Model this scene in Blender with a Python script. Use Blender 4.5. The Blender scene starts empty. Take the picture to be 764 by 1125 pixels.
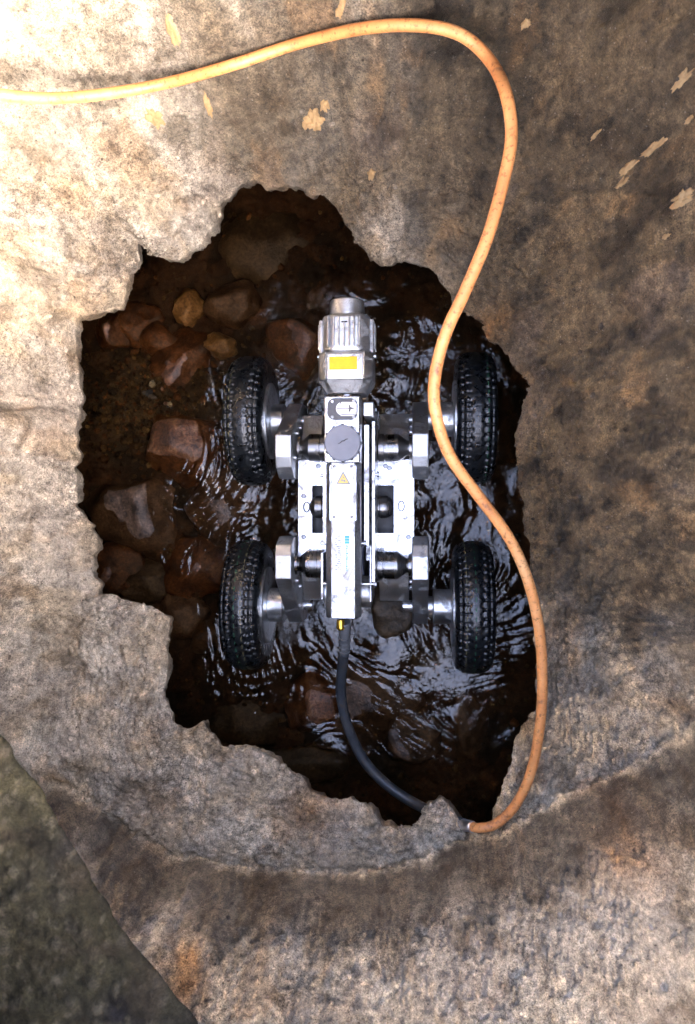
import bpy, bmesh, math, random
import numpy as np
from mathutils import Vector, Matrix, noise as mnoise

random.seed(7)
np.random.seed(7)
SC = bpy.context.scene
COL = SC.collection

# ------------------------------------------------------------------ camera
ZC = 1.6
FPX = 850.0                      # focal length in pixels of the 764 x 1125 photograph
TILT = math.atan(78.0 / FPX)
cam_data = bpy.data.cameras.new('camera')
cam = bpy.data.objects.new('camera', cam_data)
COL.objects.link(cam)
cam.location = (0, 0, ZC)
cam.rotation_euler = (0, TILT, 0)
cam_data.sensor_fit = 'VERTICAL'
cam_data.sensor_height = 36.0
cam_data.lens = FPX / 1125.0 * 36.0
cam_data.clip_start = 0.02
cam_data.clip_end = 2000
cam_data.dof.use_dof = True
cam_data.dof.focus_distance = 1.28
cam_data.dof.aperture_fstop = 11
SC.camera = cam

# ------------------------------------------------------------------ sky, sun, exposure
SUN_EL = math.radians(12)
SUN_AZ = math.atan2(0.70, -0.71)         # from the lower right of the picture
world = bpy.data.worlds.new('World')
SC.world = world
world.use_nodes = True
wn = world.node_tree.nodes
wl = world.node_tree.links
wn.clear()
wo = wn.new('ShaderNodeOutputWorld')
wb = wn.new('ShaderNodeBackground')
ws = wn.new('ShaderNodeTexSky')
ws.sky_type = 'NISHITA'
ws.sun_disc = False
ws.sun_elevation = SUN_EL
ws.sun_rotation = SUN_AZ
ws.air_density = 0.13
ws.dust_density = 3.0
ws.ozone_density = 0.0
wb.inputs['Strength'].default_value = 0.15
wl.new(ws.outputs[0], wb.inputs[0])
wl.new(wb.outputs[0], wo.inputs[0])
sun_data = bpy.data.lights.new('sun', 'SUN')
sun_data.energy = 0.5
sun_data.angle = math.radians(10)
sun_data.color = (1.0, 0.94, 0.85)
sun = bpy.data.objects.new('sun', sun_data)
COL.objects.link(sun)
sdir = Vector((math.sin(SUN_AZ) * math.cos(SUN_EL), math.cos(SUN_AZ) * math.cos(SUN_EL), math.sin(SUN_EL)))
sun.rotation_euler = (-sdir).to_track_quat('-Z', 'Y').to_euler()
sun.location = sdir * 20
SC.view_settings.view_transform = 'Standard'
SC.view_settings.look = 'None'
SC.view_settings.gamma = 1
SC.view_settings.exposure = 6.9
SC.render.engine = 'CYCLES'
SC.cycles.use_denoising = True
SC.cycles.max_bounces = 8
SC.cycles.diffuse_bounces = 5
SC.cycles.transparent_max_bounces = 12
SC.cycles.sample_clamp_indirect = 6
SC.cycles.caustics_reflective = False
SC.cycles.caustics_refractive = False


# ------------------------------------------------------------------ helpers
CA, SA = math.cos(TILT), math.sin(TILT)


def W(u, v, z):
    """World point at height z seen at photograph pixel (u, v)."""
    dx, dy, dz = (u - 382.0) / FPX, (562.5 - v) / FPX, -1.0
    X = CA * dx + SA * dz
    Z = -SA * dx + CA * dz
    t = (z - ZC) / Z
    return Vector((X * t, dy * t, z))


def WX(u, z): return W(u, 560, z).x
def WY(v, z): return W(460, v, z).y


_rng = np.random.RandomState(3)
_perm = np.concatenate([_rng.permutation(256)] * 3)
_ga = _rng.rand(256) * 2 * np.pi
_gx, _gy = np.cos(_ga), np.sin(_ga)
_r1, _r2 = _rng.rand(256), _rng.rand(256)


def pn(x, y, seed=0):
    x = np.asarray(x, float) + seed * 17.31
    y = np.asarray(y, float) + seed * 9.77
    xi, yi = np.floor(x).astype(int), np.floor(y).astype(int)
    xf, yf = x - xi, y - yi
    xi &= 255
    yi &= 255
    u = xf * xf * xf * (xf * (xf * 6 - 15) + 10)
    v = yf * yf * yf * (yf * (yf * 6 - 15) + 10)

    def g(ix, iy, fx, fy):
        h = _perm[_perm[ix & 255] + (iy & 255)]
        return _gx[h] * fx + _gy[h] * fy
    a = g(xi, yi, xf, yf)
    b = g(xi + 1, yi, xf - 1, yf)
    c = g(xi, yi + 1, xf, yf - 1)
    d = g(xi + 1, yi + 1, xf - 1, yf - 1)
    return ((a + u * (b - a)) * (1 - v) + (c + u * (d - c)) * v) * 1.4


def fbm(x, y, octv=4, gain=0.5, seed=0):
    s, a, f = 0, 1.0, 1.0
    for i in range(octv):
        s = s + a * pn(x * f, y * f, seed + i * 3)
        a *= gain
        f *= 2.03
    return s


def worley(x, y, seed=0):
    x = np.asarray(x, float) + seed * 5.3
    y = np.asarray(y, float) + seed * 3.1
    xi, yi = np.floor(x).astype(int), np.floor(y).astype(int)
    best = np.full(x.shape, 9.0)
    ident = np.zeros(x.shape)
    for i in (-1, 0, 1):
        for j in (-1, 0, 1):
            h = _perm[_perm[(xi + i) & 255] + ((yi + j) & 255)]
            d = np.hypot(xi + i + _r1[h] - x, yi + j + _r2[h] - y)
            m = d < best
            best = np.where(m, d, best)
            ident = np.where(m, h / 255.0, ident)
    return best, ident


def sstep(a, b, x):
    t = np.clip((x - a) / (b - a), 0, 1)
    return t * t * (3 - 2 * t)


def tag(o, label=None, cat=None, group=None, kind=None):
    if label: o['label'] = label
    if cat: o['category'] = cat
    if group: o['group'] = group
    if kind: o['kind'] = kind
    return o


def link(name, mesh, mat, parent=None, smooth=None):
    o = bpy.data.objects.new(name, mesh)
    COL.objects.link(o)
    if mat is not None and not mesh.materials:
        mesh.materials.append(mat)
    if parent is not None:
        o.parent = parent
    return o


def empty(name, loc):
    o = bpy.data.objects.new(name, None)
    o.empty_display_size = 0.05
    o.location = loc
    COL.objects.link(o)
    return o


def grid_mesh(name, V, closed_u=False, flip=False):
    """V: (nu, nv, 3) array of points."""
    nu, nv = V.shape[:2]
    idx = np.arange(nu * nv).reshape(nu, nv)
    if closed_u:
        idx = np.concatenate([idx, idx[:1]], 0)
    a, b, c, d = idx[:-1, :-1], idx[1:, :-1], idx[1:, 1:], idx[:-1, 1:]
    F = np.stack([a, b, c, d], -1).reshape(-1, 4)
    if flip:
        F = F[:, ::-1]
    me = bpy.data.meshes.new(name)
    n = len(F)
    me.vertices.add(nu * nv)
    me.vertices.foreach_set('co', V.reshape(-1).astype(np.float32))
    me.loops.add(n * 4)
    me.loops.foreach_set('vertex_index', np.ascontiguousarray(F).reshape(-1).astype(np.int32))
    me.polygons.add(n)
    me.polygons.foreach_set('loop_start', (np.arange(n) * 4).astype(np.int32))
    me.update(calc_edges=True)
    me.validate()
    me.polygons.foreach_set('use_smooth', np.ones(len(me.polygons), bool))
    return me


def set_color(me, name, rgb, alpha=None):
    n = len(me.vertices)
    att = me.color_attributes.new(name, 'FLOAT_COLOR', 'POINT')
    c = np.ones((n, 4), np.float32)
    c[:, :3] = rgb.reshape(-1, 3)
    if alpha is not None:
        c[:, 3] = alpha.reshape(-1)
    att.data.foreach_set('color', c.reshape(-1))


def catmull(pts, sub):
    P = [Vector(p) for p in pts]
    P = [2 * P[0] - P[1]] + P + [2 * P[-1] - P[-2]]
    out = []
    for i in range(1, len(P) - 2):
        for kq in range(sub):
            t = kq / sub
            a, b, c, d = P[i - 1], P[i], P[i + 1], P[i + 2]
            out.append(0.5 * (2 * b + (c - a) * t + (2 * a - 5 * b + 4 * c - d) * t * t + (3 * b - a - 3 * c + d) * t ** 3))
    out.append(P[-2])
    return out


# ---- materials
def newmat(name):
    m = bpy.data.materials.new(name)
    m.use_nodes = True
    nt = m.node_tree
    bs = nt.nodes['Principled BSDF']
    return m, nt, bs


def N(nt, typ, **kw):
    n = nt.nodes.new(typ)
    for k, v in kw.items():
        if k in n.inputs.keys():
            n.inputs[k].default_value = v
        else:
            setattr(n, k, v)
    return n


def ramp(nt, stops):
    r = nt.nodes.new('ShaderNodeValToRGB')
    el = r.color_ramp.elements
    while len(el) < len(stops):
        el.new(0.5)
    for e, (p, c) in zip(el, stops):
        e.position = p
        e.color = (c[0], c[1], c[2], 1) if len(c) == 3 else c
    return r


def simple(name, c1, c2, rough=0.5, metal=0.0, scale=40, rvar=0.1, bump=0.0, bscale=300, stretch=(1, 1, 1), spec=0.5, dirt=0.0):
    """Principled with procedural colour, roughness and relief variation."""
    m, nt, bs = newmat(name)
    tc = N(nt, 'ShaderNodeTexCoord')
    mp = N(nt, 'ShaderNodeMapping')
    mp.inputs['Scale'].default_value = stretch
    nt.links.new(tc.outputs['Object'], mp.inputs[0])
    nz = N(nt, 'ShaderNodeTexNoise', Scale=scale, Detail=6, Roughness=0.6)
    nt.links.new(mp.outputs[0], nz.inputs['Vector'])
    r = ramp(nt, [(0.32, c1), (0.68, c2)])
    nt.links.new(nz.outputs[0], r.inputs[0])
    nt.links.new(r.outputs[0], bs.inputs['Base Color'])
    mr = N(nt, 'ShaderNodeMapRange')
    mr.inputs[1].default_value = 0.3
    mr.inputs[2].default_value = 0.7
    mr.inputs[3].default_value = max(0.02, rough - rvar)
    mr.inputs[4].default_value = min(1, rough + rvar)
    nt.links.new(nz.outputs[0], mr.inputs[0])
    nt.links.new(mr.outputs[0], bs.inputs['Roughness'])
    bs.inputs['Metallic'].default_value = metal
    if dirt:
        d1 = N(nt, 'ShaderNodeTexNoise', Scale=38, Detail=9, Roughness=0.75, Distortion=0.5)
        geo = N(nt, 'ShaderNodeNewGeometry')
        nt.links.new(geo.outputs['Position'], d1.inputs['Vector'])
        dr = ramp(nt, [(0.64 - dirt * 0.28, (0, 0, 0)), (0.74 - dirt * 0.2, (0.75, 0.75, 0.75))])
        nt.links.new(d1.outputs[0], dr.inputs[0])
        dm = N(nt, 'ShaderNodeMix', data_type='RGBA')
        nt.links.new(dr.outputs[0], dm.inputs[0])
        nt.links.new(r.outputs[0], dm.inputs[6])
        dm.inputs[7].default_value = (0.085, 0.062, 0.038, 1)
        nt.links.new(dm.outputs[2], bs.inputs['Base Color'])
        mm = N(nt, 'ShaderNodeMapRange')
        mm.inputs[3].default_value = metal
        mm.inputs[4].default_value = 0.0
        nt.links.new(dr.outputs[0], mm.inputs[0])
        nt.links.new(mm.outputs[0], bs.inputs['Metallic'])
        ra = N(nt, 'ShaderNodeMath', operation='MULTIPLY_ADD')
        ra.inputs[1].default_value = 0.35
        nt.links.new(dr.outputs[0], ra.inputs[0])
        nt.links.new(mr.outputs[0], ra.inputs[2])
        nt.links.new(ra.outputs[0], bs.inputs['Roughness'])
    bs.inputs['Specular IOR Level'].default_value = spec
    if bump:
        n2 = N(nt, 'ShaderNodeTexNoise', Scale=bscale, Detail=3)
        nt.links.new(mp.outputs[0], n2.inputs['Vector'])
        b = N(nt, 'ShaderNodeBump', Strength=bump, Distance=0.002)
        nt.links.new(n2.outputs[0], b.inputs['Height'])
        nt.links.new(b.outputs[0], bs.inputs['Normal'])
    return m


def rock_material(name, fine=1.0, grit=0.25, spec=0.4):
    """Colour and wetness come from the mesh (Col), grain and relief from noise."""
    m, nt, bs = newmat(name)
    tc = N(nt, 'ShaderNodeTexCoord')
    at = N(nt, 'ShaderNodeVertexColor', layer_name='Col')
    n1 = N(nt, 'ShaderNodeTexNoise', Scale=70, Detail=9, Roughness=0.72)
    n2 = N(nt, 'ShaderNodeTexNoise', Scale=420, Detail=5, Roughness=0.7)
    n3 = N(nt, 'ShaderNodeTexNoise', Scale=18, Detail=6, Roughness=0.65, Distortion=0.4)
    vo = N(nt, 'ShaderNodeTexVoronoi', Scale=190)
    for n in (n1, n2, n3, vo):
        nt.links.new(tc.outputs['Object'], n.inputs['Vector'])
    r1 = ramp(nt, [(0.34, (0.42, 0.40, 0.37)), (0.5, (0.96, 0.95, 0.93)), (0.66, (1.45, 1.42, 1.36))])
    nt.links.new(n1.outputs[0], r1.inputs[0])
    r2 = ramp(nt, [(0.34, (0.36, 0.35, 0.33)), (0.5, (1, 1, 1)), (0.66, (1.6, 1.58, 1.54))])
    nt.links.new(n2.outputs[0], r2.inputs[0])
    r3 = ramp(nt, [(0.36, (0.55, 0.51, 0.46)), (0.5, (1, 1, 1)), (0.64, (1.28, 1.25, 1.2))])
    nt.links.new(n3.outputs[0], r3.inputs[0])
    n5 = N(nt, 'ShaderNodeTexNoise', Scale=7, Detail=3, Roughness=0.6)
    nt.links.new(tc.outputs['Object'], n5.inputs['Vector'])
    reg = N(nt, 'ShaderNodeMapRange')
    reg.inputs[1].default_value = 0.38
    reg.inputs[2].default_value = 0.62
    reg.inputs[3].default_value = 0.5
    reg.inputs[4].default_value = 1.0
    nt.links.new(n5.outputs[0], reg.inputs[0])
    cur = at.outputs[0]
    for r in (r1, r2, r3):
        mx = N(nt, 'ShaderNodeMix', data_type='RGBA', blend_type='MULTIPLY')
        mx.inputs[0].default_value = 0.95
        if r is not r3:
            nt.links.new(reg.outputs[0], mx.inputs[0])
        nt.links.new(cur, mx.inputs[6])
        nt.links.new(r.outputs[0], mx.inputs[7])
        cur = mx.outputs[2]
    n6 = N(nt, 'ShaderNodeTexNoise', Scale=120, Detail=9, Roughness=0.86)
    nt.links.new(tc.outputs['Object'], n6.inputs['Vector'])
    r6 = ramp(nt, [(0.40, (0.35, 0.34, 0.32)), (0.475, (0.92, 0.92, 0.92)), (0.53, (1.02, 1.02, 1.02)), (0.60, (1.5, 1.48, 1.44))])
    nt.links.new(n6.outputs[0], r6.inputs[0])
    mx6 = N(nt, 'ShaderNodeMix', data_type='RGBA', blend_type='MULTIPLY')
    mx6.inputs[0].default_value = 0.7
    nt.links.new(cur, mx6.inputs[6])
    nt.links.new(r6.outputs[0], mx6.inputs[7])
    cur = mx6.outputs[2]
    # small dark pores
    vp = N(nt, 'ShaderNodeTexVoronoi', Scale=120, Randomness=1.0)
    vpw = N(nt, 'ShaderNodeMix', data_type='RGBA', blend_type='ADD')
    vpw.inputs[0].default_value = 0.012
    nt.links.new(tc.outputs['Object'], vpw.inputs[6])
    nt.links.new(n1.outputs['Color'], vpw.inputs[7])
    nt.links.new(vpw.outputs[2], vp.inputs['Vector'])
    vpr = ramp(nt, [(0.0, (1, 1, 1)), (0.14, (1, 1, 1)), (0.22, (0, 0, 0))])
    nt.links.new(vp.outputs[0], vpr.inputs[0])
    sp2 = N(nt, 'ShaderNodeSeparateColor')
    nt.links.new(vp.outputs['Color'], sp2.inputs[0])
    pg = N(nt, 'ShaderNodeMath', operation='GREATER_THAN')
    pg.inputs[1].default_value = 0.72
    nt.links.new(sp2.outputs[1], pg.inputs[0])
    pm = N(nt, 'ShaderNodeMath', operation='MULTIPLY')
    nt.links.new(vpr.outputs[0], pm.inputs[0])
    nt.links.new(pg.outputs[0], pm.inputs[1])
    pm2 = N(nt, 'ShaderNodeMath', operation='MULTIPLY')
    pm2.inputs[1].default_value = 0.7
    nt.links.new(pm.outputs[0], pm2.inputs[0])
    px_ = N(nt, 'ShaderNodeMix', data_type='RGBA')
    px_.inputs[7].default_value = (0.035, 0.028, 0.02, 1)
    nt.links.new(pm2.outputs[0], px_.inputs[0])
    nt.links.new(cur, px_.inputs[6])
    cur = px_.outputs[2]
    # scattered pale grit
    vr = ramp(nt, [(0.0, (1, 1, 1)), (0.16, (1, 1, 1)), (0.24, (0, 0, 0))])
    nt.links.new(vo.outputs[0], vr.inputs[0])
    gm = N(nt, 'ShaderNodeMath', operation='GREATER_THAN')
    sepc = N(nt, 'ShaderNodeSeparateColor')
    nt.links.new(vo.outputs['Color'], sepc.inputs[0])
    nt.links.new(sepc.outputs[0], gm.inputs[0])
    gm.inputs[1].default_value = 0.87
    gmu = N(nt, 'ShaderNodeMath', operation='MULTIPLY')
    nt.links.new(vr.outputs[0], gmu.inputs[0])
    nt.links.new(gm.outputs[0], gmu.inputs[1])
    gmu2 = N(nt, 'ShaderNodeMath', operation='MULTIPLY')
    gmu2.inputs[1].default_value = grit
    nt.links.new(gmu.outputs[0], gmu2.inputs[0])
    gx = N(nt, 'ShaderNodeMix', data_type='RGBA')
    gx.inputs[7].default_value = (0.5, 0.46, 0.4, 1)
    nt.links.new(gmu2.outputs[0], gx.inputs[0])
    nt.links.new(cur, gx.inputs[6])
    nt.links.new(gx.outputs[2], bs.inputs['Base Color'])
    # wetness in alpha
    mr = N(nt, 'ShaderNodeMapRange')
    mr.inputs[3].default_value = 0.92
    mr.inputs[4].default_value = 0.38
    nt.links.new(at.outputs[1], mr.inputs[0])
    rv = N(nt, 'ShaderNodeMath', operation='MULTIPLY_ADD')
    rv.inputs[1].default_value = 0.5
    nt.links.new(n1.outputs[0], rv.inputs[0])
    sub = N(nt, 'ShaderNodeMath', operation='SUBTRACT')
    nt.links.new(mr.outputs[0], sub.inputs[0])
    sub.inputs[1].default_value = 0.25
    nt.links.new(sub.outputs[0], rv.inputs[2])
    nt.links.new(rv.outputs[0], bs.inputs['Roughness'])
    bs.inputs['Specular IOR Level'].default_value = spec
    b1 = N(nt, 'ShaderNodeBump', Strength=0.95 * fine, Distance=0.006)
    b2 = N(nt, 'ShaderNodeBump', Strength=1.0 * fine, Distance=0.004)
    nt.links.new(n1.outputs[0], b1.inputs['Height'])
    nt.links.new(n6.outputs[0], b2.inputs['Height'])
    nt.links.new(b1.outputs[0], b2.inputs['Normal'])
    b3 = N(nt, 'ShaderNodeBump', Strength=0.6, Distance=0.002)
    b3.invert = True
    nt.links.new(pm.outputs[0], b3.inputs['Height'])
    nt.links.new(b2.outputs[0], b3.inputs['Normal'])
    nt.links.new(b3.outputs[0], bs.inputs['Normal'])
    return m


M = {}
M['concrete'] = rock_material('eroded_concrete')
M['bed'] = rock_material('stream_bed_mud', grit=0.1)
M['ground'] = rock_material('road_dirt', grit=0.0, spec=0.1)
M['clay'] = simple('tan_clay', (0.27, 0.165, 0.065), (0.38, 0.25, 0.115), 0.85, scale=120, bump=0.8, bscale=350)
M['steel'] = simple('satin_steel', (0.60, 0.61, 0.63), (0.72, 0.73, 0.75), 0.27, 1.0, scale=30, rvar=0.06, bump=0.04, bscale=500, stretch=(1, 0.08, 1), dirt=0.5)
M['alu'] = simple('brushed_aluminium', (0.50, 0.52, 0.54), (0.66, 0.68, 0.70), 0.34, 1.0, scale=40, rvar=0.07, bump=0.06, bscale=600, stretch=(0.08, 1, 1), dirt=0.45)
M['cast'] = simple('cast_aluminium', (0.56, 0.58, 0.60), (0.70, 0.71, 0.72), 0.40, 1.0, scale=60, rvar=0.08, bump=0.12, bscale=700, dirt=0.5)
M['darksteel'] = simple('dark_turned_steel', (0.16, 0.16, 0.165), (0.26, 0.26, 0.265), 0.28, 1.0, scale=40, rvar=0.08, bump=0.08, bscale=500, stretch=(1, 0.1, 0.1), dirt=0.30)
M['armside'] = simple('grey_anodised', (0.46, 0.48, 0.50), (0.58, 0.60, 0.62), 0.47, 1.0, scale=30, rvar=0.06, bump=0.05, bscale=500, dirt=0.40)
M['slate'] = simple('slate_grey_plastic', (0.17, 0.18, 0.215), (0.215, 0.225, 0.26), 0.55, 0.0, scale=50, bump=0.1, bscale=900)
M['plategrey'] = simple('charcoal_plate', (0.06, 0.063, 0.07), (0.10, 0.10, 0.11), 0.5, 0.0, scale=60)
M['label'] = simple('white_label', (0.72, 0.74, 0.76), (0.80, 0.81, 0.82), 0.35, 0.0, scale=14, rvar=0.06, dirt=0.36)
M['yellow'] = simple('yellow_sticker', (0.85, 0.42, 0.0), (0.92, 0.52, 0.01), 0.5, 0.0, scale=90, bump=0.1)
M['warn'] = simple('warning_print', (0.78, 0.50, 0.10), (0.84, 0.57, 0.15), 0.5, 0.0, scale=90)
M['cyan'] = simple('blue_print', (0.03, 0.36, 0.60), (0.08, 0.45, 0.66), 0.5, scale=200)
M['greyprint'] = simple('grey_print', (0.16, 0.20, 0.22), (0.26, 0.30, 0.32), 0.5, scale=200)
M['black'] = simple('black_interior', (0.008, 0.008, 0.009), (0.02, 0.02, 0.022), 0.45, 0.0, scale=60)
M['wire'] = simple('blue_black_wire', (0.015, 0.02, 0.05), (0.03, 0.04, 0.08), 0.35, 0.0, scale=60)
M['rubber'] = simple('tyre_rubber', (0.004, 0.005, 0.0065), (0.009, 0.011, 0.013), 0.30, 0.0, scale=60, rvar=0.14, bump=0.15, bscale=500, spec=0.6, dirt=0.12)
M['stripey'] = simple('yellow_stripe', (0.09, 0.08, 0.035), (0.20, 0.18, 0.09), 0.6, 0.0, scale=90)
M['stripeg'] = simple('green_stripe', (0.01, 0.07, 0.035), (0.03, 0.14, 0.07), 0.6, 0.0, scale=90)
M['sheath'] = simple('dark_hose', (0.018, 0.023, 0.030), (0.045, 0.052, 0.062), 0.42, 0.0, scale=60, bump=0.15, bscale=400, dirt=0.40)
M['boot'] = simple('grey_boot', (0.07, 0.075, 0.08), (0.13, 0.135, 0.14), 0.5, 0.0, scale=60, bump=0.1)
M['brass'] = simple('brass', (0.75, 0.48, 0.06), (0.85, 0.58, 0.1), 0.35, 1.0, scale=60)


def cable_material():
    m, nt, bs = newmat('orange_cable_jacket')
    tc = N(nt, 'ShaderNodeTexCoord')
    n1 = N(nt, 'ShaderNodeTexNoise', Scale=14, Detail=7, Roughness=0.7)
    n2 = N(nt, 'ShaderNodeTexNoise', Scale=160, Detail=4, Roughness=0.7)
    nt.links.new(tc.outputs['Object'], n1.inputs['Vector'])
    nt.links.new(tc.outputs['Object'], n2.inputs['Vector'])
    r1 = ramp(nt, [(0.33, (0.20, 0.09, 0.045)), (0.41, (0.56, 0.215, 0.065)), (0.55, (0.68, 0.285, 0.09)), (0.70, (0.72, 0.37, 0.15))])
    nt.links.new(n1.outputs[0], r1.inputs[0])
    r2 = ramp(nt, [(0.33, (0.25, 0.22, 0.2)), (0.46, (1, 1, 1))])
    nt.links.new(n2.outputs[0], r2.inputs[0])
    mx = N(nt, 'ShaderNodeMix', data_type='RGBA', blend_type='MULTIPLY')
    mx.inputs[0].default_value = 0.8
    nt.links.new(r1.outputs[0], mx.inputs[6])
    nt.links.new(r2.outputs[0], mx.inputs[7])
    nt.links.new(mx.outputs[2], bs.inputs['Base Color'])
    bs.inputs['Roughness'].default_value = 0.5
    b = N(nt, 'ShaderNodeBump', Strength=0.2, Distance=0.001)
    nt.links.new(n2.outputs[0], b.inputs['Height'])
    nt.links.new(b.outputs[0], bs.inputs['Normal'])
    return m


M['orange'] = cable_material()


def water_material():
    m, nt, bs = newmat('brown_stream_water')
    nt.nodes.remove(bs)
    out = nt.nodes['Material Output']
    tc = N(nt, 'ShaderNodeTexCoord')
    n1 = N(nt, 'ShaderNodeTexNoise', Scale=55, Detail=3, Roughness=0.55, Distortion=1.2)
    n2 = N(nt, 'ShaderNodeTexNoise', Scale=150, Detail=2, Roughness=0.5, Distortion=0.8)
    for n in (n1, n2):
        nt.links.new(tc.outputs['Object'], n.inputs['Vector'])
    b1 = N(nt, 'ShaderNodeBump', Strength=0.12, Distance=0.010)
    b2 = N(nt, 'ShaderNodeBump', Strength=0.12, Distance=0.004)
    nt.links.new(n1.outputs[0], b1.inputs['Height'])
    nt.links.new(n2.outputs[0], b2.inputs['Height'])
    nt.links.new(b1.outputs[0], b2.inputs['Normal'])
    fr = N(nt, 'ShaderNodeFresnel', IOR=1.52)
    nt.links.new(b2.outputs[0], fr.inputs['Normal'])
    tr = N(nt, 'ShaderNodeBsdfTransparent')
    tr.inputs[0].default_value = (0.72, 0.61, 0.47, 1)
    gl = N(nt, 'ShaderNodeBsdfGlossy')
    gl.inputs['Roughness'].default_value = 0.0
    gl.inputs['Color'].default_value = (1, 1, 1, 1)
    nt.links.new(b2.outputs[0], gl.inputs['Normal'])
    mix = N(nt, 'ShaderNodeMixShader')
    nt.links.new(fr.outputs[0], mix.inputs[0])
    nt.links.new(tr.outputs[0], mix.inputs[1])
    nt.links.new(gl.outputs[0], mix.inputs[2])
    nt.links.new(mix.outputs[0], out.inputs[0])
    return m


M['water'] = water_material()

# ------------------------------------------------------------------ broken opening in the pipe crown
RIM_PX = [(262,201),(280,197),(294,203),(312,203),(330,205),(341,212),(357,215),(374,230),(390,258),(400,268),(412,281),(426,288),
 (440,282),(458,285),(477,297),(490,315),(509,338),(522,348),(532,354),(541,372),(559,386),(568,404),(584,423),(582,436),
 (571,455),(569,478),(570,510),(573,545),(578,585),(583,610),(584,650),(587,690),(591,738),(591,783),(574,795),(565,829),
 (555,861),(544,893),(541,921),(528,926),(510,916),(502,898),(487,884),(470,890),(450,912),(434,915),(420,914),(409,893),(397,884),
 (376,883),(352,877),(339,872),(330,856),(316,849),(303,837),(289,826),(261,821),(243,819),(229,801),(220,791),(209,801),
 (197,801),(188,791),(180,769),(179,737),(183,709),(181,681),(165,670),(133,656),(108,652),(106,636),(105,617),(103,590),
 (94,572),(87,558),(83,540),(82,526),(83,498),(83,480),(81,455),(85,436),(83,395),(81,368),(92,347),(110,340),(129,331),
 (138,313),(145,294),(147,269),(154,269),(165,276),(179,281),(197,280),(211,272),(223,260),(232,240),(239,226),(250,212)]
RIM_Z = 0.40
rim_c = np.array([W(u, v, RIM_Z)[:2] for u, v in RIM_PX])
NA = 1300
seg = np.linalg.norm(np.roll(rim_c, -1, 0) - rim_c, axis=1)
cum = np.concatenate([[0], np.cumsum(seg)])
tt = np.linspace(0, cum[-1], NA, endpoint=False)
cl = np.concatenate([rim_c, rim_c[:1]], 0)
rx = np.interp(tt, cum, cl[:, 0])
ry = np.interp(tt, cum, cl[:, 1])
# light smoothing, then jagged noise
for _ in range(2):
    rx = (np.roll(rx, 1) + 2 * rx + np.roll(rx, -1)) / 4
    ry = (np.roll(ry, 1) + 2 * ry + np.roll(ry, -1)) / 4
rx = rx + 0.0055 * fbm(rx * 22, ry * 22, 4, 0.5, 41)
ry = ry + 0.0055 * fbm(rx * 22, ry * 22, 4, 0.5, 57)
CX, CY = W(350, 560, RIM_Z)[:2]
ang = np.unwrap(np.arctan2(ry - CY, rx - CX))
k = np.exp(-0.5 * (np.arange(-120, 121) / 45.0) ** 2)
k /= k.sum()
drift = np.linspace(0, ang[-1] - ang[0] + (ang[-1] - ang[0]) / (NA - 1), NA)
res = ang - drift
res = np.convolve(np.concatenate([res[-120:], res, res[:120]]), k, 'valid')
angs = res + drift
BX0, BX1, BY0, BY1 = -0.82, 0.62, -0.92, 0.80


def outer(a):
    c, s = np.cos(a), np.sin(a)
    hx = np.where(c > 0, BX1 - CX, CX - BX0)
    hy = np.where(s > 0, BY1 - CY, CY - BY0)
    r = (np.abs(c / hx) ** 4 + np.abs(s / hy) ** 4) ** (-0.25)
    return CX + r * c, CY + r * s


ox, oy = outer(angs)

# height control points: (photograph pixel, height)
CTRL = [(0,450,.55),(0,300,.56),(0,600,.54),(40,450,.45),(60,680,.42),(100,720,.41),(0,720,.46),(60,300,.46),(100,200,.49),(0,200,.54),
 (200,150,.48),(300,150,.47),(382,130,.50),(382,60,.59),(382,5,.68),(200,60,.60),(100,100,.57),(0,100,.62),(0,0,.69),(200,0,.69),
 (550,100,.57),(480,200,.48),(600,250,.49),(700,150,.65),(764,50,.78),(764,250,.69),(600,0,.67),
 (650,450,.49),(764,450,.65),(620,650,.43),(700,650,.51),(764,650,.61),(600,800,.41),(680,780,.43),(764,740,.53),
 (300,940,.41),(380,940,.40),(200,900,.41),(100,820,.425),(450,945,.40),(600,880,.415),(50,800,.44),(130,700,.405),(250,870,.40)]
cp = [W(u, v, z) for u, v, z in CTRL]
cp = [(p.x, p.y, p.z) for p in cp]
for i in range(0, NA, 26):
    cp.append((rx[i], ry[i], RIM_Z + 0.012 * float(pn(rx[i] * 5, ry[i] * 5, 2))))
for a in np.linspace(0, 2 * np.pi, 36, endpoint=False):
    x, y = outer(np.array([a]))
    if y[0] > -0.45:
        cp.append((x[0], y[0], 0.93))
    else:
        cp.append((x[0], y[0], 0.46))
cp = np.array(cp)


def tps(d2):
    return 0.5 * d2 * np.log(d2 + 1e-9)


nC = len(cp)
D2 = ((cp[:, None, :2] - cp[None, :, :2]) ** 2).sum(-1)
A = np.zeros((nC + 3, nC + 3))
A[:nC, :nC] = tps(D2) + 0.0004 * np.eye(nC)
A[:nC, nC] = 1
A[:nC, nC + 1:] = cp[:, :2]
A[nC, :nC] = 1
A[nC + 1:, :nC] = cp[:, :2].T
wts = np.linalg.solve(A, np.concatenate([cp[:, 2], [0, 0, 0]]))
ARC_PX = [(-160,640),(-60,740),(0,800),(60,862),(120,912),(200,950),(300,968),(380,972),(470,960),(560,920),(640,870),(700,825),(764,762),(860,640),(980,480)]
arc = np.array([W(u, v, 0.42)[:2] for u, v in ARC_PX])


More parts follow.
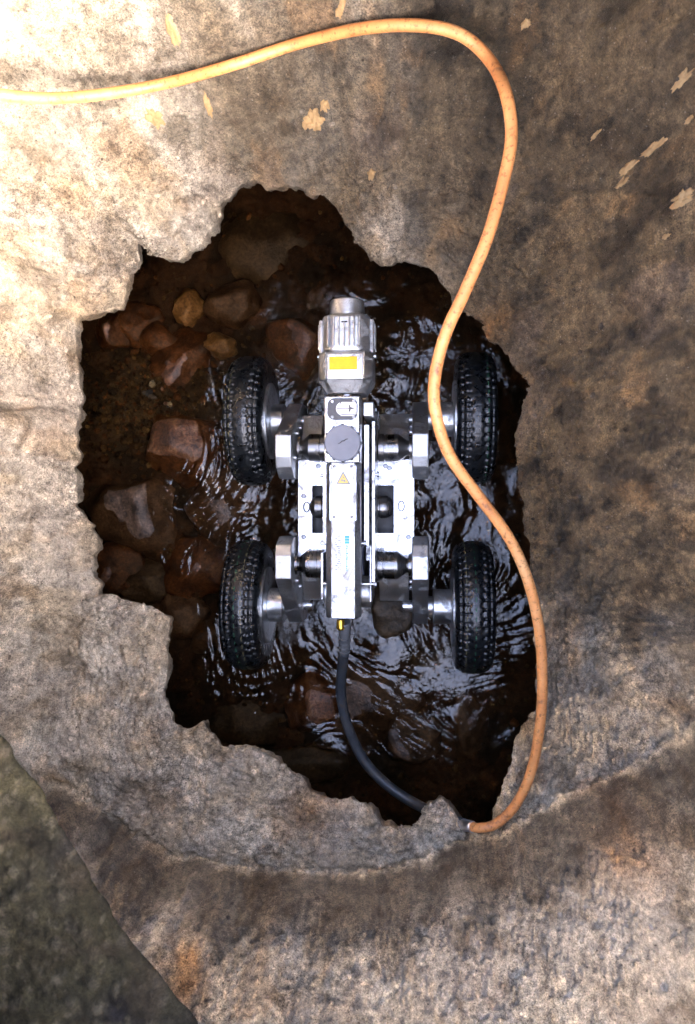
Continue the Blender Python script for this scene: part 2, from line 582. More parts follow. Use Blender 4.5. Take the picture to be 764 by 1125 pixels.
def arc_dist(x, y):
    """Signed distance beyond the fold line (positive outside, towards the near wall)."""
    best = np.full(x.shape, 9.0)
    sign = np.zeros(x.shape)
    for i in range(len(arc) - 1):
        a, b = arc[i], arc[i + 1]
        d = b - a
        L = np.hypot(*d)
        t = np.clip(((x - a[0]) * d[0] + (y - a[1]) * d[1]) / (L * L), 0, 1)
        dx, dy = x - a[0] - t * d[0], y - a[1] - t * d[1]
        dist = np.hypot(dx, dy)
        cr = -(d[0] * (y - a[1]) - d[1] * (x - a[0])) / L
        m = dist < best
        best = np.where(m, dist, best)
        sign = np.where(m, np.sign(cr), sign)
    return best * sign


def wall_base(x, y):
    sh = x.shape
    x, y = x.ravel(), y.ravel()
    z = wts[nC] + wts[nC + 1] * x + wts[nC + 2] * y
    for i in range(nC):
        z = z + wts[i] * tps((x - cp[i, 0]) ** 2 + (y - cp[i, 1]) ** 2)
    z = np.clip(z, 0.385, 0.95)
    d = arc_dist(x, y) + 0.010 * pn(x * 6, y * 6, 5) + 0.007 * fbm(x * 24, y * 24, 4, 0.6, 6)
    near = sstep(0.35, -0.05, y + 0.1)
    z = z - near * 0.012 * np.exp(-((d + 0.004) / 0.009) ** 2) + near * (0.095 * sstep(-0.003, 0.032, d) + 0.62 * np.maximum(0, d - 0.022) + 0.6 * np.maximum(0, d - 0.14))
    return np.minimum(z, 0.95).reshape(sh), d.reshape(sh)


def rim_near(x, y):
    ii = np.arange(0, NA, 13)
    best = np.full(x.shape, 9.0)
    for i in ii:
        best = np.minimum(best, (x - rx[i]) ** 2 + (y - ry[i]) ** 2)
    return np.exp(-best / 0.06 ** 2)


def wall_detail(x, y, d):
    wx = x + 0.02 * pn(x * 9, y * 9, 11)
    wy = y + 0.02 * pn(x * 9, y * 9, 12)
    h = 0.014 * fbm(wx * 5, wy * 5, 3, 0.5, 20)
    h += 0.0065 * fbm(wx * 17, wy * 17, 4, 0.55, 21)
    h += 0.0045 * fbm(wx * 55, wy * 55, 4, 0.6, 22)
    w, idn = worley(wx * 48, wy * 48, 1)
    msk = sstep(-0.15, 0.35, pn(x * 6, y * 6, 31)) * (idn > 0.45)
    h += 0.006 * msk * np.sqrt(np.maximum(0, 0.3 - w * w))
    w2, id2 = worley(wx * 110, wy * 110, 2)
    h += 0.0026 * np.sqrt(np.maximum(0, 0.3 - w2 * w2)) * (id2 > 0.35)
    rg = 1 - np.abs(fbm(wx * 10, wy * 10, 4, 0.5, 33)) * 7.0
    h -= 0.004 * np.maximum(0, rg) ** 1.5 * sstep(0.05, 0.4, pn(x * 4, y * 4, 35))
    rn = rim_near(x, y)
    h += rn * (0.007 * fbm(x * 28, y * 28, 4, 0.6, 39) + 0.006 * (np.abs(fbm(x * 24, y * 24, 4, 0.6, 40)) - 0.2))
    h = h * (1 - 0.5 * sstep(0.0, 0.03, d) * sstep(-0.2, -0.35, y))
    rough = sstep(-0.25, 0.35, fbm(x * 5, y * 5, 2, 0.5, 42))
    h += rough * (0.005 * (np.abs(fbm(x * 75, y * 75, 3, 0.6, 43)) - 0.25) + 0.006 * fbm(x * 32, y * 32, 3, 0.6, 44))
    pit = fbm(wx * 45, wy * 45, 3, 0.6, 37)
    h -= 0.004 * sstep(0.5, 0.8, pit)
    h += 0.0032 * fbm(x * 140, y * 140, 3, 0.65, 38)
    return h


def wall_color(x, y, d):
    # pale dry concrete on the left and near side, damp brown silt on the right and far side
    a = fbm(x * 4, y * 4, 4, 0.55, 60)
    damp = sstep(-0.16, 0.20, x + 0.28 * y + 0.16 * a + 0.02) * sstep(-0.40, -0.14, y + 0.10 * a)
    b = fbm(x * 13, y * 13, 4, 0.6, 61)
    c = fbm(x * 40, y * 40, 3, 0.6, 62)
    pale = np.array([0.43, 0.345, 0.240])
    grey = np.array([0.425, 0.365, 0.288])
    brown = np.array([0.128, 0.093, 0.053])
    umber = np.array([0.050, 0.038, 0.024])
    m = sstep(-0.4, 0.4, b)[..., None]
    colp = pale * (1 - m) + grey * m
    colp = colp * (1 + 0.25 * c[..., None])
    m2 = sstep(-0.15, 0.55, b + 0.5 * c)[..., None]
    colb = brown * (1 - m2) + umber * m2
    colb = colb * (1 + 0.3 * c[..., None])
    # grey far wall in the middle and left
    far = (sstep(0.40, 0.60, y + 0.05 * a))[..., None]
    greyfar = np.array([0.255, 0.222, 0.172]) * (1 + 0.35 * b[..., None])
    colp = colp * (1 - 0.75 * far) + greyfar * 0.75 * far
    D = damp[..., None]
    col = colp * (1 - D) + colb * D
    nearp = (sstep(0.03, 0.09, d + 0.02 * b) * sstep(-0.25, -0.40, y))[..., None]
    col = col * (1 - 0.6 * nearp) + np.array([0.47, 0.40, 0.315]) * (1 + 0.25 * c[..., None]) * 0.6 * nearp
    # whitish lime crust
    lime = (sstep(0.25, 0.6, fbm(x * 9, y * 9, 4, 0.6, 64)) * (1 - damp) * 0.55)[..., None]
    col = col * (1 - lime) + np.array([0.58, 0.515, 0.41]) * lime
    # purple grey and rusty stains of their own shape
    pur = (sstep(0.32, 0.6, fbm(x * 7 + 3, y * 7, 3, 0.5, 66)) * 0.22)[..., None]
    col = col * (1 - pur) + np.array([0.25, 0.19, 0.155]) * pur
    rust = (sstep(0.42, 0.7, fbm(x * 10 + 9, y * 10, 4, 0.55, 67)) * 0.3)[..., None]
    col = col * (1 - rust) + np.array([0.33, 0.19, 0.08]) * rust
    for (u, v, z, r) in ((338, 888, .4, .04), (655, 885, .42, .05), (535, 360, .4, .03), (205, 1065, .55, .035)):
        p = W(u, v, z)
        e = np.exp(-((x - p.x) ** 2 + (y - p.y) ** 2) / r ** 2) * (0.6 + 0.6 * b)
        e = np.clip(e, 0, 0.8)[..., None]
        col = col * (1 - e) + np.array([0.30, 0.15, 0.05]) * e
    # muddy foot of the near wall, with shade of the fold painted in
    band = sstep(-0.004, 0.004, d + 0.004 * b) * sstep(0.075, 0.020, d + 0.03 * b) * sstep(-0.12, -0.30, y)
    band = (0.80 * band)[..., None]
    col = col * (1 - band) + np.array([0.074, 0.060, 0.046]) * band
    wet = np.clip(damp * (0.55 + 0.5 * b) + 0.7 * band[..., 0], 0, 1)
    return np.clip(col, 0.01, 0.9), wet


NR = 330
sv = np.linspace(0, 1, NR) ** 1.5
X = rx[:, None] * (1 - sv) + ox[:, None] * sv
Y = ry[:, None] * (1 - sv) + oy[:, None] * sv
Zb, Dd = wall_base(X, Y)
Z = Zb + wall_detail(X, Y, Dd)
edge_round = 0.010 * np.exp(-(np.hypot(X - rx[:, None], Y - ry[:, None]) / 0.010) ** 2)
Z -= edge_round
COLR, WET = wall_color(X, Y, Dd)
# broken face and underside below the rim, then the pipe wall down to the bed
nrm = np.stack([ox - rx, oy - ry], -1)
nrm /= np.linalg.norm(nrm, axis=1)[:, None]
jag = fbm(tt * 14, tt * 0 + 3.3, 4, 0.6, 70)
under = []
for off, dz, am in ((0.002, -0.010, .004), (0.006, -0.022, .006), (0.010, -0.036, .008), (0.018, -0.052, .010), (0.035, -0.070, .012),
                    (0.07, -0.085, .012), (0.13, -0.10, .01), (0.22, -0.13, .01), (0.30, -0.2, .01), (0.34, -0.32, .01), (0.35, -0.50, 0)):
    o2 = off + am * (jag + 0.5 * fbm(tt * 26, tt * 0 + dz * 60, 3, 0.6, 71))
    o2 = np.maximum(o2, 0.001)
    under.append(np.stack([rx + nrm[:, 0] * o2, ry + nrm[:, 1] * o2, Z[:, 0] + dz + 0.006 * fbm(tt * 30, tt * 0 + dz * 90, 2, 0.5, 72)], -1))
under = np.stack(under[::-1], 1)
topv = np.stack([X, Y, Z], -1)
upv = np.stack([np.stack([ox, oy, np.full(NA, 1.0)], -1), np.stack([ox, oy, np.full(NA, 1.16)], -1)], 1)
ALL = np.concatenate([under, topv, upv], 1)
wall_me = grid_mesh('shaft_wall', ALL, closed_u=True, flip=False)
nu_ = under.shape[1]
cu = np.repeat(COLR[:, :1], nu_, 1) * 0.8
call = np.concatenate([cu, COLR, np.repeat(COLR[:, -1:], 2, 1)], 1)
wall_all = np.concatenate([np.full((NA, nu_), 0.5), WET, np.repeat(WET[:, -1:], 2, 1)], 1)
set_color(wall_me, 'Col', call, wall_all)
shaft = link('shaft_wall', wall_me, M['concrete'])
tag(shaft, 'eroded beige concrete wall and shelf around the broken opening', 'wall', kind='structure')


def surf(x, y):
    xa, ya = np.array([[x]]), np.array([[y]])
    z, d = wall_base(xa, ya)
    return float((z + wall_detail(xa, ya, d))[0, 0])


def on_wall(u, v):
    z = 0.5
    for _ in range(12):
        p = W(u, v, z)
        z = 0.5 * z + 0.5 * surf(p.x, p.y)
    return W(u, v, z)


# tan clay patches stuck to the wall (parts of the wall)
PATCHES = [(345,133,17,11),(357,117,8,6),(172,131,13,8),(190,34,10,8),(229,117,6,8),(690,185,14,10),(715,165,15,9),(682,202,10,7),(750,218,16,15),
           (750,86,13,11),(578,27,8,5),(375,8,9,4),(757,132,6,5),(654,149,7,4),(408,192,7,5),(732,260,6,5)]
for i, (u, v, a, b) in enumerate(PATCHES):
    c = on_wall(u, v)
    sc = (ZC - c.z) / FPX * (0.62 if u > 640 else 0.9)
    na, nr = 36, 8
    P = np.zeros((na, nr, 3))
    th = np.linspace(0, 2 * np.pi, na, endpoint=False)
    rad = 1 + 0.5 * pn(np.cos(th) * 1.4 + i * 7.1, np.sin(th) * 1.4, 80) + 0.30 * pn(np.cos(th) * 4 + i * 3.1, np.sin(th) * 4, 81)
    for j in range(nr):
        q = j / (nr - 1)
        px = c.x + 0.8 * a * sc * np.cos(th) * rad * q
        py = c.y + 0.8 * b * sc * np.sin(th) * rad * q
        z, d = wall_base(px, py)
        z = z + wall_detail(px, py, d)
        P[:, j, 0], P[:, j, 1] = px, py
        P[:, j, 2] = z + 0.005 * (1 - q ** 4) + 0.002 * pn(px * 150, py * 150, 83) * (1 - q ** 6) - 0.003 * (q ** 6)
    link('clay_patch', grid_mesh('clay_patch', P, closed_u=True), M['clay'], shaft)

# loose crumbs of concrete lying on the shelf and slopes
ico = bmesh.new()
bmesh.ops.create_icosphere(ico, subdivisions=1, radius=1.0)
iv = np.array([v_.co[:] for v_ in ico.verts])
ifc = np.array([[v_.index for v_ in f.verts] for f in ico.faces])
ico.free()
rr = np.random.RandomState(11)
NCR = 3600
ci = rr.randint(0, NA, NCR)
cj = (rr.rand(NCR) ** 1.4 * 215).astype(int) + 2
keep = pn(X[ci, cj] * 7, Y[ci, cj] * 7, 130) + 0.25 * rr.rand(NCR) > 0.02
ci, cj = ci[keep], cj[keep]
n_ = len(ci)
siz = 0.0012 + 0.0042 * rr.rand(n_) ** 4
vv = iv[None] * (1 + 0.5 * (rr.rand(n_, len(iv), 1) - 0.5)) * siz[:, None, None] * rr.uniform(0.6, 1.25, (n_, 1, 3))
vv = vv + np.stack([X[ci, cj], Y[ci, cj], Z[ci, cj] + siz * 0.25], -1)[:, None]
ff = ifc[None] + (np.arange(n_) * len(iv))[:, None, None]
me = bpy.data.meshes.new('crumbs')
me.from_pydata(vv.reshape(-1, 3).tolist(), [], ff.reshape(-1, 3).tolist())
cc = COLR[ci, cj] * rr.uniform(0.6, 1.5, (n_, 1)) + rr.uniform(0, 0.04, (n_, 1))
set_color(me, 'Col', np.repeat(np.clip(cc, 0.01, 0.8)[:, None], len(iv), 1), np.full(len(me.vertices), 0.1))
tag(link('crumbs', me, M['concrete']), 'loose crumbs of concrete and grit scattered over the shelf', 'crumbs', kind='stuff')

# ------------------------------------------------------------------ unseen ground, raised with a narrowed opening to block sky light
OPEN = [(0.235,0.0),(0.235,0.22),(0.20,0.38),(0.02,0.435),(-0.22,0.44),(-0.36,0.38),(-0.405,0.24),(-0.41,0.05),(-0.415,-0.15),(-0.395,-0.33),(-0.33,-0.46),
        (-0.05,-0.62),(0.20,-0.58),(0.29,-0.34)]
LEDGE_Z = 1.22
oc = np.array(OPEN)
NG = 520
sg = np.linalg.norm(np.roll(oc, -1, 0) - oc, axis=1)
cg = np.concatenate([[0], np.cumsum(sg)])
tg = np.linspace(0, cg[-1], NG, endpoint=False)
og = np.concatenate([oc, oc[:1]], 0)
gx = np.interp(tg, cg, og[:, 0])
gy = np.interp(tg, cg, og[:, 1])
for _ in range(10):
    gx = (np.roll(gx, 1) + 2 * gx + np.roll(gx, -1)) / 4
    gy = (np.roll(gy, 1) + 2 * gy + np.roll(gy, -1)) / 4
gcx, gcy = gx.mean(), gy.mean()
gd = np.stack([gx - gcx, gy - gcy], -1)
gl_ = np.linalg.norm(gd, axis=1)[:, None]
gd /= gl_
rows = []
for off, z in ((0.75, 1.075), (0.3, 1.07), (0.1, 1.062), (0.03, 1.062), (0.012, 1.07), (0.003, 1.09), (0.0, 1.13), (0.0, 1.17), (0.001, 1.20), (0.006, 1.214)):
    rows.append((off, z))
offs = list(np.linspace(0.012, 0.45, 110)) + list(0.45 * (400 / 0.45) ** np.linspace(0.03, 1, 40))
for o2 in offs:
    rows.append((o2, LEDGE_Z))
G = np.zeros((NG, len(rows), 3))
GC = np.zeros((NG, len(rows), 3))
for j, (o2, z) in enumerate(rows):
    px, py = gx + gd[:, 0] * o2, gy + gd[:, 1] * o2
    h = 0
    if j >= 3:
        w, idn = worley(px * 70, py * 70, 4)
        h = 0.006 * fbm(px * 9, py * 9, 3, 0.5, 90) + 0.003 * fbm(px * 50, py * 50, 3, 0.6, 91)
        h = h + 0.005 * np.sqrt(np.maximum(0, 0.28 - w * w)) * (idn > 0.55)
        h = h * min(1, 3.0 / max(o2, 0.01))
    G[:, j, 0], G[:, j, 1], G[:, j, 2] = px, py, z + h
    a = fbm(px * 8, py * 8, 4, 0.6, 92)
    w, idn = worley(px * 70, py * 70, 4)
    base = np.array([0.060, 0.058, 0.045])[None] * (1 + 0.5 * a[:, None])
    peb = ((idn > 0.80) * sstep(0.5, 0.3, w))[:, None] * 0.6
    GC[:, j] = base * (1 - peb) + np.array([0.26, 0.235, 0.19]) * peb
    mud = (sstep(0.25, 0.6, fbm(px * 14, py * 14, 3, 0.5, 94)) * 0.5)[:, None]
    GC[:, j] = GC[:, j] * (1 - mud) + np.array([0.15, 0.10, 0.06]) * mud
gme = grid_mesh('ground', G, closed_u=True)
set_color(gme, 'Col', np.clip(GC, 0.01, 1), np.full(GC.shape[:2], 0.1))
ground = link('ground', gme, M['ground'])

# concrete ledge jutting into the shaft at the near left corner, below the ground
LZ = 0.93
LE = [W(u, v, LZ) for u, v in ((-330, 470), (-190, 610), (-90, 715), (-25, 785), (0, 812), (30, 855), (62, 906), (95, 962), (128, 1018), (168, 1068), (215, 1125), (262, 1180), (330, 1255), (420, 1330))]
le = np.array([p[:] for p in catmull(LE, 26)])
le[:, 0] += 0.004 * fbm(le[:, 0] * 30, le[:, 1] * 30, 3, 0.55, 95)
ld = np.array([-0.72, -0.69])
lrows = [(0.5, -0.17), (0.16, -0.16), (0.12, -0.12), (0.08, -0.08), (0.035, -0.04), (0.010, -0.016), (0.001, -0.007), (0.004, -0.002)] + [(o_, 0.0) for o_ in np.linspace(0.010, 0.5, 150)]
LV = np.zeros((len(le), len(lrows), 3))
LC = np.zeros_like(LV)
for j, (o2, dz) in enumerate(lrows):
    px, py = le[:, 0] + ld[0] * o2, le[:, 1] + ld[1] * o2
    w, idn = worley(px * 80, py * 80, 4)
    w2_, id2_ = worley(px * 160, py * 160, 9)
    h = 0.006 * fbm(px * 9, py * 9, 3, 0.5, 90) + 0.003 * fbm(px * 50, py * 50, 3, 0.6, 91)
    h = h + 0.005 * np.sqrt(np.maximum(0, 0.28 - w * w)) * (idn > 0.55)
    LV[:, j] = np.stack([px, py, LZ + dz + h * min(1, max(0, (j - 7) / 6.0))], -1)
    a = fbm(px * 8, py * 8, 4, 0.6, 92)
    base = np.array([0.020, 0.0175, 0.0095])[None] * (1 + 0.5 * a[:, None])  # ledge tones darkened to paint in the shade lying over it
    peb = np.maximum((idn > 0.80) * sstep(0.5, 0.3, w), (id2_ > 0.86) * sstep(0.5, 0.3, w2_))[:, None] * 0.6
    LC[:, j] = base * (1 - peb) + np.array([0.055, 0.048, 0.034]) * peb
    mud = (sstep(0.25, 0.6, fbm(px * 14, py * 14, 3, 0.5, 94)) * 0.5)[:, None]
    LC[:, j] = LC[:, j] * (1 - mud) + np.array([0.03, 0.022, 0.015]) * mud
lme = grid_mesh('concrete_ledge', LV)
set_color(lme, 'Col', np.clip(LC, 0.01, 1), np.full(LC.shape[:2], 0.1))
tag(link('concrete_ledge', lme, M['ground']), 'concrete ledge, dark with painted shade, in the near left corner of the shaft', 'ledge', kind='structure')
tag(ground, 'unseen dark pebbly ground at the rim of the shaft, raised to block sky light', 'ground', kind='structure')

# ------------------------------------------------------------------ stream bed, water
nx, ny = 300, 380
bx = np.linspace(BX0, BX1, nx)
by = np.linspace(BY0, BY1, ny)
XB, YB = np.meshgrid(bx, by, indexing='ij')
w, idn = worley(XB * 55, YB * 55, 6)
w3, id3 = worley(XB * 22, YB * 22, 7)
ZB = -0.052 + 0.014 * fbm(XB * 6, YB * 6, 3, 0.5, 100) + 0.010 * np.sqrt(np.maximum(0, 0.35 - w * w)) + 0.022 * np.sqrt(np.maximum(0, 0.3 - w3 * w3)) * (id3 > 0.4)
ZB = ZB + 0.05 * sstep(-0.72, -0.82, XB) + 0.05 * sstep(0.2, 0.4, XB)
# gravel bar on the left
gb = W(150, 440, 0)
bar = np.exp(-(((XB - gb.x) / 0.16) ** 2 + ((YB - gb.y) / 0.10) ** 2))
ZB = ZB + 0.030 * bar
BC = np.zeros(XB.shape + (3,))
tone = fbm(XB * 7, YB * 7, 4, 0.6, 101)
c1, c2, c3 = np.array([0.020, 0.013, 0.008]), np.array([0.060, 0.034, 0.018]), np.array([0.085, 0.066, 0.038])
q = sstep(-0.3, 0.5, tone)[..., None]
BC = c1 * (1 - q) + c2 * q
qq = (0.7 * id3 * (id3 > 0.4))[..., None]
BC = BC * (1 - qq) + np.array([0.10, 0.048, 0.022]) * qq
br = np.clip(bar * 1.2, 0, 1)[..., None] * 0.85
BC = BC * (1 - br) + (c3 * (0.5 + 0.9 * idn[..., None])) * br
bme = grid_mesh('stream_bed', np.stack([XB, YB, ZB], -1))
set_color(bme, 'Col', BC, np.full(XB.shape, 0.5))
bed = link('stream_bed', bme, M['bed'])
tag(bed, 'brown muddy stream bed under the shallow water', 'stream bed', kind='structure')

# wheel centres (photograph pixels of the axle ends), z of the axle
AXZ = 0.092
TYR = 0.127
RX = -0.115
WHEELS = {'fl': (WX(263, 0.215), WY(461, AXZ)), 'fr': (WX(526, 0.215), WY(461, AXZ)),
          'rl': (WX(259, 0.215), WY(666, AXZ)), 'rr': (WX(524, 0.215), WY(666, AXZ))}

nx, ny = 480, 620
wx_ = np.linspace(-0.80, 0.45, nx)
wy_ = np.linspace(-0.85, 0.78, ny)
XW, YW = np.meshgrid(wx_, wy_, indexing='ij')
dxw = XW + 0.03 * pn(XW * 6, YW * 6, 110)
dyw = YW + 0.03 * pn(XW * 6, YW * 6, 111)
act = np.full(XW.shape, 0.10)
for (u, v, ru, rv, k_) in ((255, 520, 60, 50, 1.0), (215, 560, 50, 50, 0.8), (310, 740, 70, 45, 1.2), (400, 750, 70, 50, 1.1), (430, 430, 40, 60, 1.0), (480, 640, 40, 80, 0.9), (560, 660, 30, 80, 0.5),
                           (480, 560, 40, 50, 0.9), (500, 795, 40, 25, 0.5), (455, 350, 60, 40, 0.6), (290, 450, 40, 40, 0.8), (150, 640, 60, 30, 0.7), (490, 870, 50, 30, 0.5), (235, 500, 30, 60, 0.6), (320, 560, 30, 60, 0.8), (235, 745, 40, 40, 0.6)):
    p = W(u, v, 0)
    sc_ = ZC / FPX
    act += k_ * np.exp(-(((XW - p.x) / (ru * sc_)) ** 2 + ((YW - p.y) / (rv * sc_)) ** 2))
act = np.clip(act, 0, 1.3) * (0.45 + 0.9 * sstep(-0.3, 0.35, pn(XW * 12, YW * 12, 112)))
swirl = 2.2 * pn(XW * 2.6, YW * 2.6, 116)
ca_, sa_ = np.cos(swirl), np.sin(swirl)
lu, lv = dxw * ca_ + dyw * sa_, -dxw * sa_ + dyw * ca_
wpx, wpy = lu + 0.012 * pn(XW * 28, YW * 28, 120), lv + 0.012 * pn(XW * 28, YW * 28, 121)
rid = 1 - 2.2 * np.abs(pn(wpx * 26, wpy * 15, 122))
H = 0.0070 * fbm(dxw * 7, dyw * 6, 2, 0.5, 113) + 0.0030 * act * fbm(wpx * 34, wpy * 20, 2, 0.45, 114) + 0.0022 * act * np.maximum(rid, -0.2) + 0.0010 * act * fbm(wpx * 80, wpy * 50, 2, 0.5, 115)
for nm, (px, py) in WHEELS.items():
    for sgn in (-1, 1):
        cyy = py + sgn * 0.085
        r = np.hypot((XW - px) * 0.9, YW - cyy)
        ph = 2 * pn(XW * 10, YW * 10, 118)
        H += 0.0010 * act * np.sin(r * 2 * np.pi / 0.024 + 2.8 * ph) * np.exp(-((r - 0.08) / 0.06) ** 2) * (0.4 + 0.6 * sstep(-0.2, 0.4, pn(XW * 5, YW * 5, 119 + sgn)))
wme = grid_mesh('water', np.stack([XW, YW, H], -1))
water = link('water', wme, M['water'])
tag(water, 'shallow brown stream water with glinting ripples', 'water', kind='structure')


def rock_mat(name, c1, c2, c3):
    m, nt, bs = newmat(name)
    tc = N(nt, 'ShaderNodeTexCoord')
    n1 = N(nt, 'ShaderNodeTexNoise', Scale=22, Detail=8, Roughness=0.7, Distortion=0.3)
    n2 = N(nt, 'ShaderNodeTexNoise', Scale=160, Detail=5, Roughness=0.7)
    for n in (n1, n2):
        nt.links.new(tc.outputs['Object'], n.inputs['Vector'])
    r = ramp(nt, [(0.40, c1), (0.52, c2), (0.66, c3)])
    nt.links.new(n1.outputs[0], r.inputs[0])
    r2 = ramp(nt, [(0.36, (0.3, 0.3, 0.3)), (0.6, (1.15, 1.15, 1.15))])
    nt.links.new(n2.outputs[0], r2.inputs[0])
    mx = N(nt, 'ShaderNodeMix', data_type='RGBA', blend_type='MULTIPLY')
    mx.inputs[0].default_value = 0.8
    nt.links.new(r.outputs[0], mx.inputs[6])
    nt.links.new(r2.outputs[0], mx.inputs[7])
    nt.links.new(mx.outputs[2], bs.inputs['Base Color'])
    bs.inputs['Roughness'].default_value = 0.35
    b = N(nt, 'ShaderNodeBump', Strength=0.6, Distance=0.004)
    nt.links.new(n2.outputs[0], b.inputs['Height'])
    nt.links.new(b.outputs[0], bs.inputs['Normal'])
    return m


M['rk_rust'] = rock_mat('rust_rock', (0.05, 0.024, 0.013), (0.145, 0.060, 0.026), (0.26, 0.125, 0.055))
M['rk_brown'] = rock_mat('brown_rock', (0.05, 0.031, 0.020), (0.12, 0.073, 0.045), (0.20, 0.128, 0.078))
M['rk_dark'] = rock_mat('dark_rock', (0.035, 0.025, 0.015), (0.08, 0.056, 0.034), (0.14, 0.095, 0.055))
M['rk_ochre'] = rock_mat('ochre_rock', (0.20, 0.11, 0.04), (0.34, 0.20, 0.08), (0.44, 0.28, 0.13))

ROCKS = [  # u, v, width px, height px, top z, material, label
 (196,488,88,78,0.016,'rk_rust','large orange brown rock left of the front left tyre, breaking the surface'),
 (138,565,104,104,0.014,'rk_brown','broad flat grey brown rock against the left broken edge'),
 (242,552,84,84,0.006,'rk_brown','brown rock in rippled water between the two left tyres'),
 (192,394,64,62,-0.002,'rk_rust','rust red rock above the dark gravel bed'),
 (323,372,60,58,0.008,'rk_rust','rusty rock just left of the camera head'),
 (204,332,28,36,0.000,'rk_ochre','small upright ochre stone near the upper left edge'),
 (146,352,40,44,-0.004,'rk_rust','dim reddish rock beside the pale point of concrete at upper left'),
 (115,358,36,40,0.004,'rk_rust','reddish wet rock tucked at the left edge under the ledge'),
 (235,375,40,22,-0.004,'rk_ochre','flat ochre stone pointing right towards the front left tyre'),
 (205,628,70,60,0.000,'rk_rust','reddish rock under ripples left of the rear left tyre'),
 (192,682,56,46,-0.006,'rk_brown','dark brown rock beside the step of the left edge'),
 (392,785,118,92,0.004,'rk_brown','big brown boulder below the robot, right of the black hose'),
 (262,800,104,74,-0.010,'rk_dark','dark submerged slab at the lower left of the opening'),
 (516,802,36,58,-0.004,'rk_brown','brown rock near the lower right edge of the opening'),
 (432,668,52,50,0.030,'rk_dark','dark mossy rock showing between the rear arms'),
 (285,268,110,84,-0.016,'rk_dark','large dark slab deep in the water at the top of the opening'),
 (330,845,70,40,-0.008,'rk_dark','dark rock along the bottom broken edge left of the hose'),
 (150,640,60,40,-0.004,'rk_dark','small dark rock in the corner above the left step'),
 (470,740,46,40,-0.006,'rk_dark','dark rock in glinting ripples below the right rear arm'),
 (262,470,34,40,-0.010,'rk_brown','brown stone half hidden behind the front left tyre'),
 (118,628,56,44,0.000,'rk_rust','small rust stone between the broad flat rock and the left step'),
 (165,372,46,36,0.000,'rk_rust','rust stone touching the upper left gravel, beside the ochre stone'),
 (345,775,60,66,0.002,'rk_rust','reddish brown rock beside the bend of the black hose'),
 (232,700,60,56,0.000,'rk_brown','brown rock at the foot of the rear left tyre'),
 (455,815,64,54,0.000,'rk_brown','brown rock right of the big boulder below the robot'),
 (250,330,52,40,-0.004,'rk_brown','dim brown rock above and left of the camera head'),
]
for i, (u, v, wpx, hpx, top, mk, lab) in enumerate(ROCKS):
    top = top + 0.004 if i in (0, 1, 2, 3, 4, 7, 9, 11, 14, 20, 22, 24) else min(top, 0.0) - 0.003
    c = W(u, v, top)
    s = (ZC - top) / FPX
    a, b = wpx * s * 0.63, hpx * s * 0.63
    hgt = 0.75 * min(a, b) + 0.012
    bm = bmesh.new()
    bmesh.ops.create_icosphere(bm, subdivisions=4, radius=1.0)
    off = Vector((i * 3.7, i * 1.9, 2.2))
    prng = random.Random(100 + i)
    planes = [(Vector((prng.gauss(0, 1), prng.gauss(0, 1), prng.gauss(0, 0.9))).normalized(), prng.uniform(0.72, 1.0)) for _ in range(16)]
    for vt in bm.verts:
        p = vt.co.copy()
        fac = min([1.18] + [d_ / max(1e-3, p.dot(n_)) for n_, d_ in planes if p.dot(n_) > 0.05])
        dsp = fac + 0.10 * mnoise.noise(p * 1.1 + off) + 0.09 * mnoise.noise(p * 2.6 + off) + 0.07 * mnoise.noise(p * 6 + off) + 0.03 * mnoise.noise(p * 14 + off)
        p = p * dsp
        zz = p.z
        zz = math.copysign(abs(zz) ** 0.95, zz)
        vt.co = (p.x * a, p.y * b, zz * hgt)
    zmax = max(v_.co.z for v_ in bm.verts)
    zmin = min(v_.co.z for v_ in bm.verts)
    for f in bm.faces:
        f.smooth = True
    for vt in bm.verts:
        vt.co.z -= zmin
    me = bpy.data.meshes.new('rock')
    bm.to_mesh(me)
    bm.free()
    o = link('rock', me, M[mk])
    o.location = (c.x, c.y, top - (zmax - zmin))
    o.rotation_euler = (0, 0, 0)
    tag(o, lab, 'rock', 'rocks in the stream')

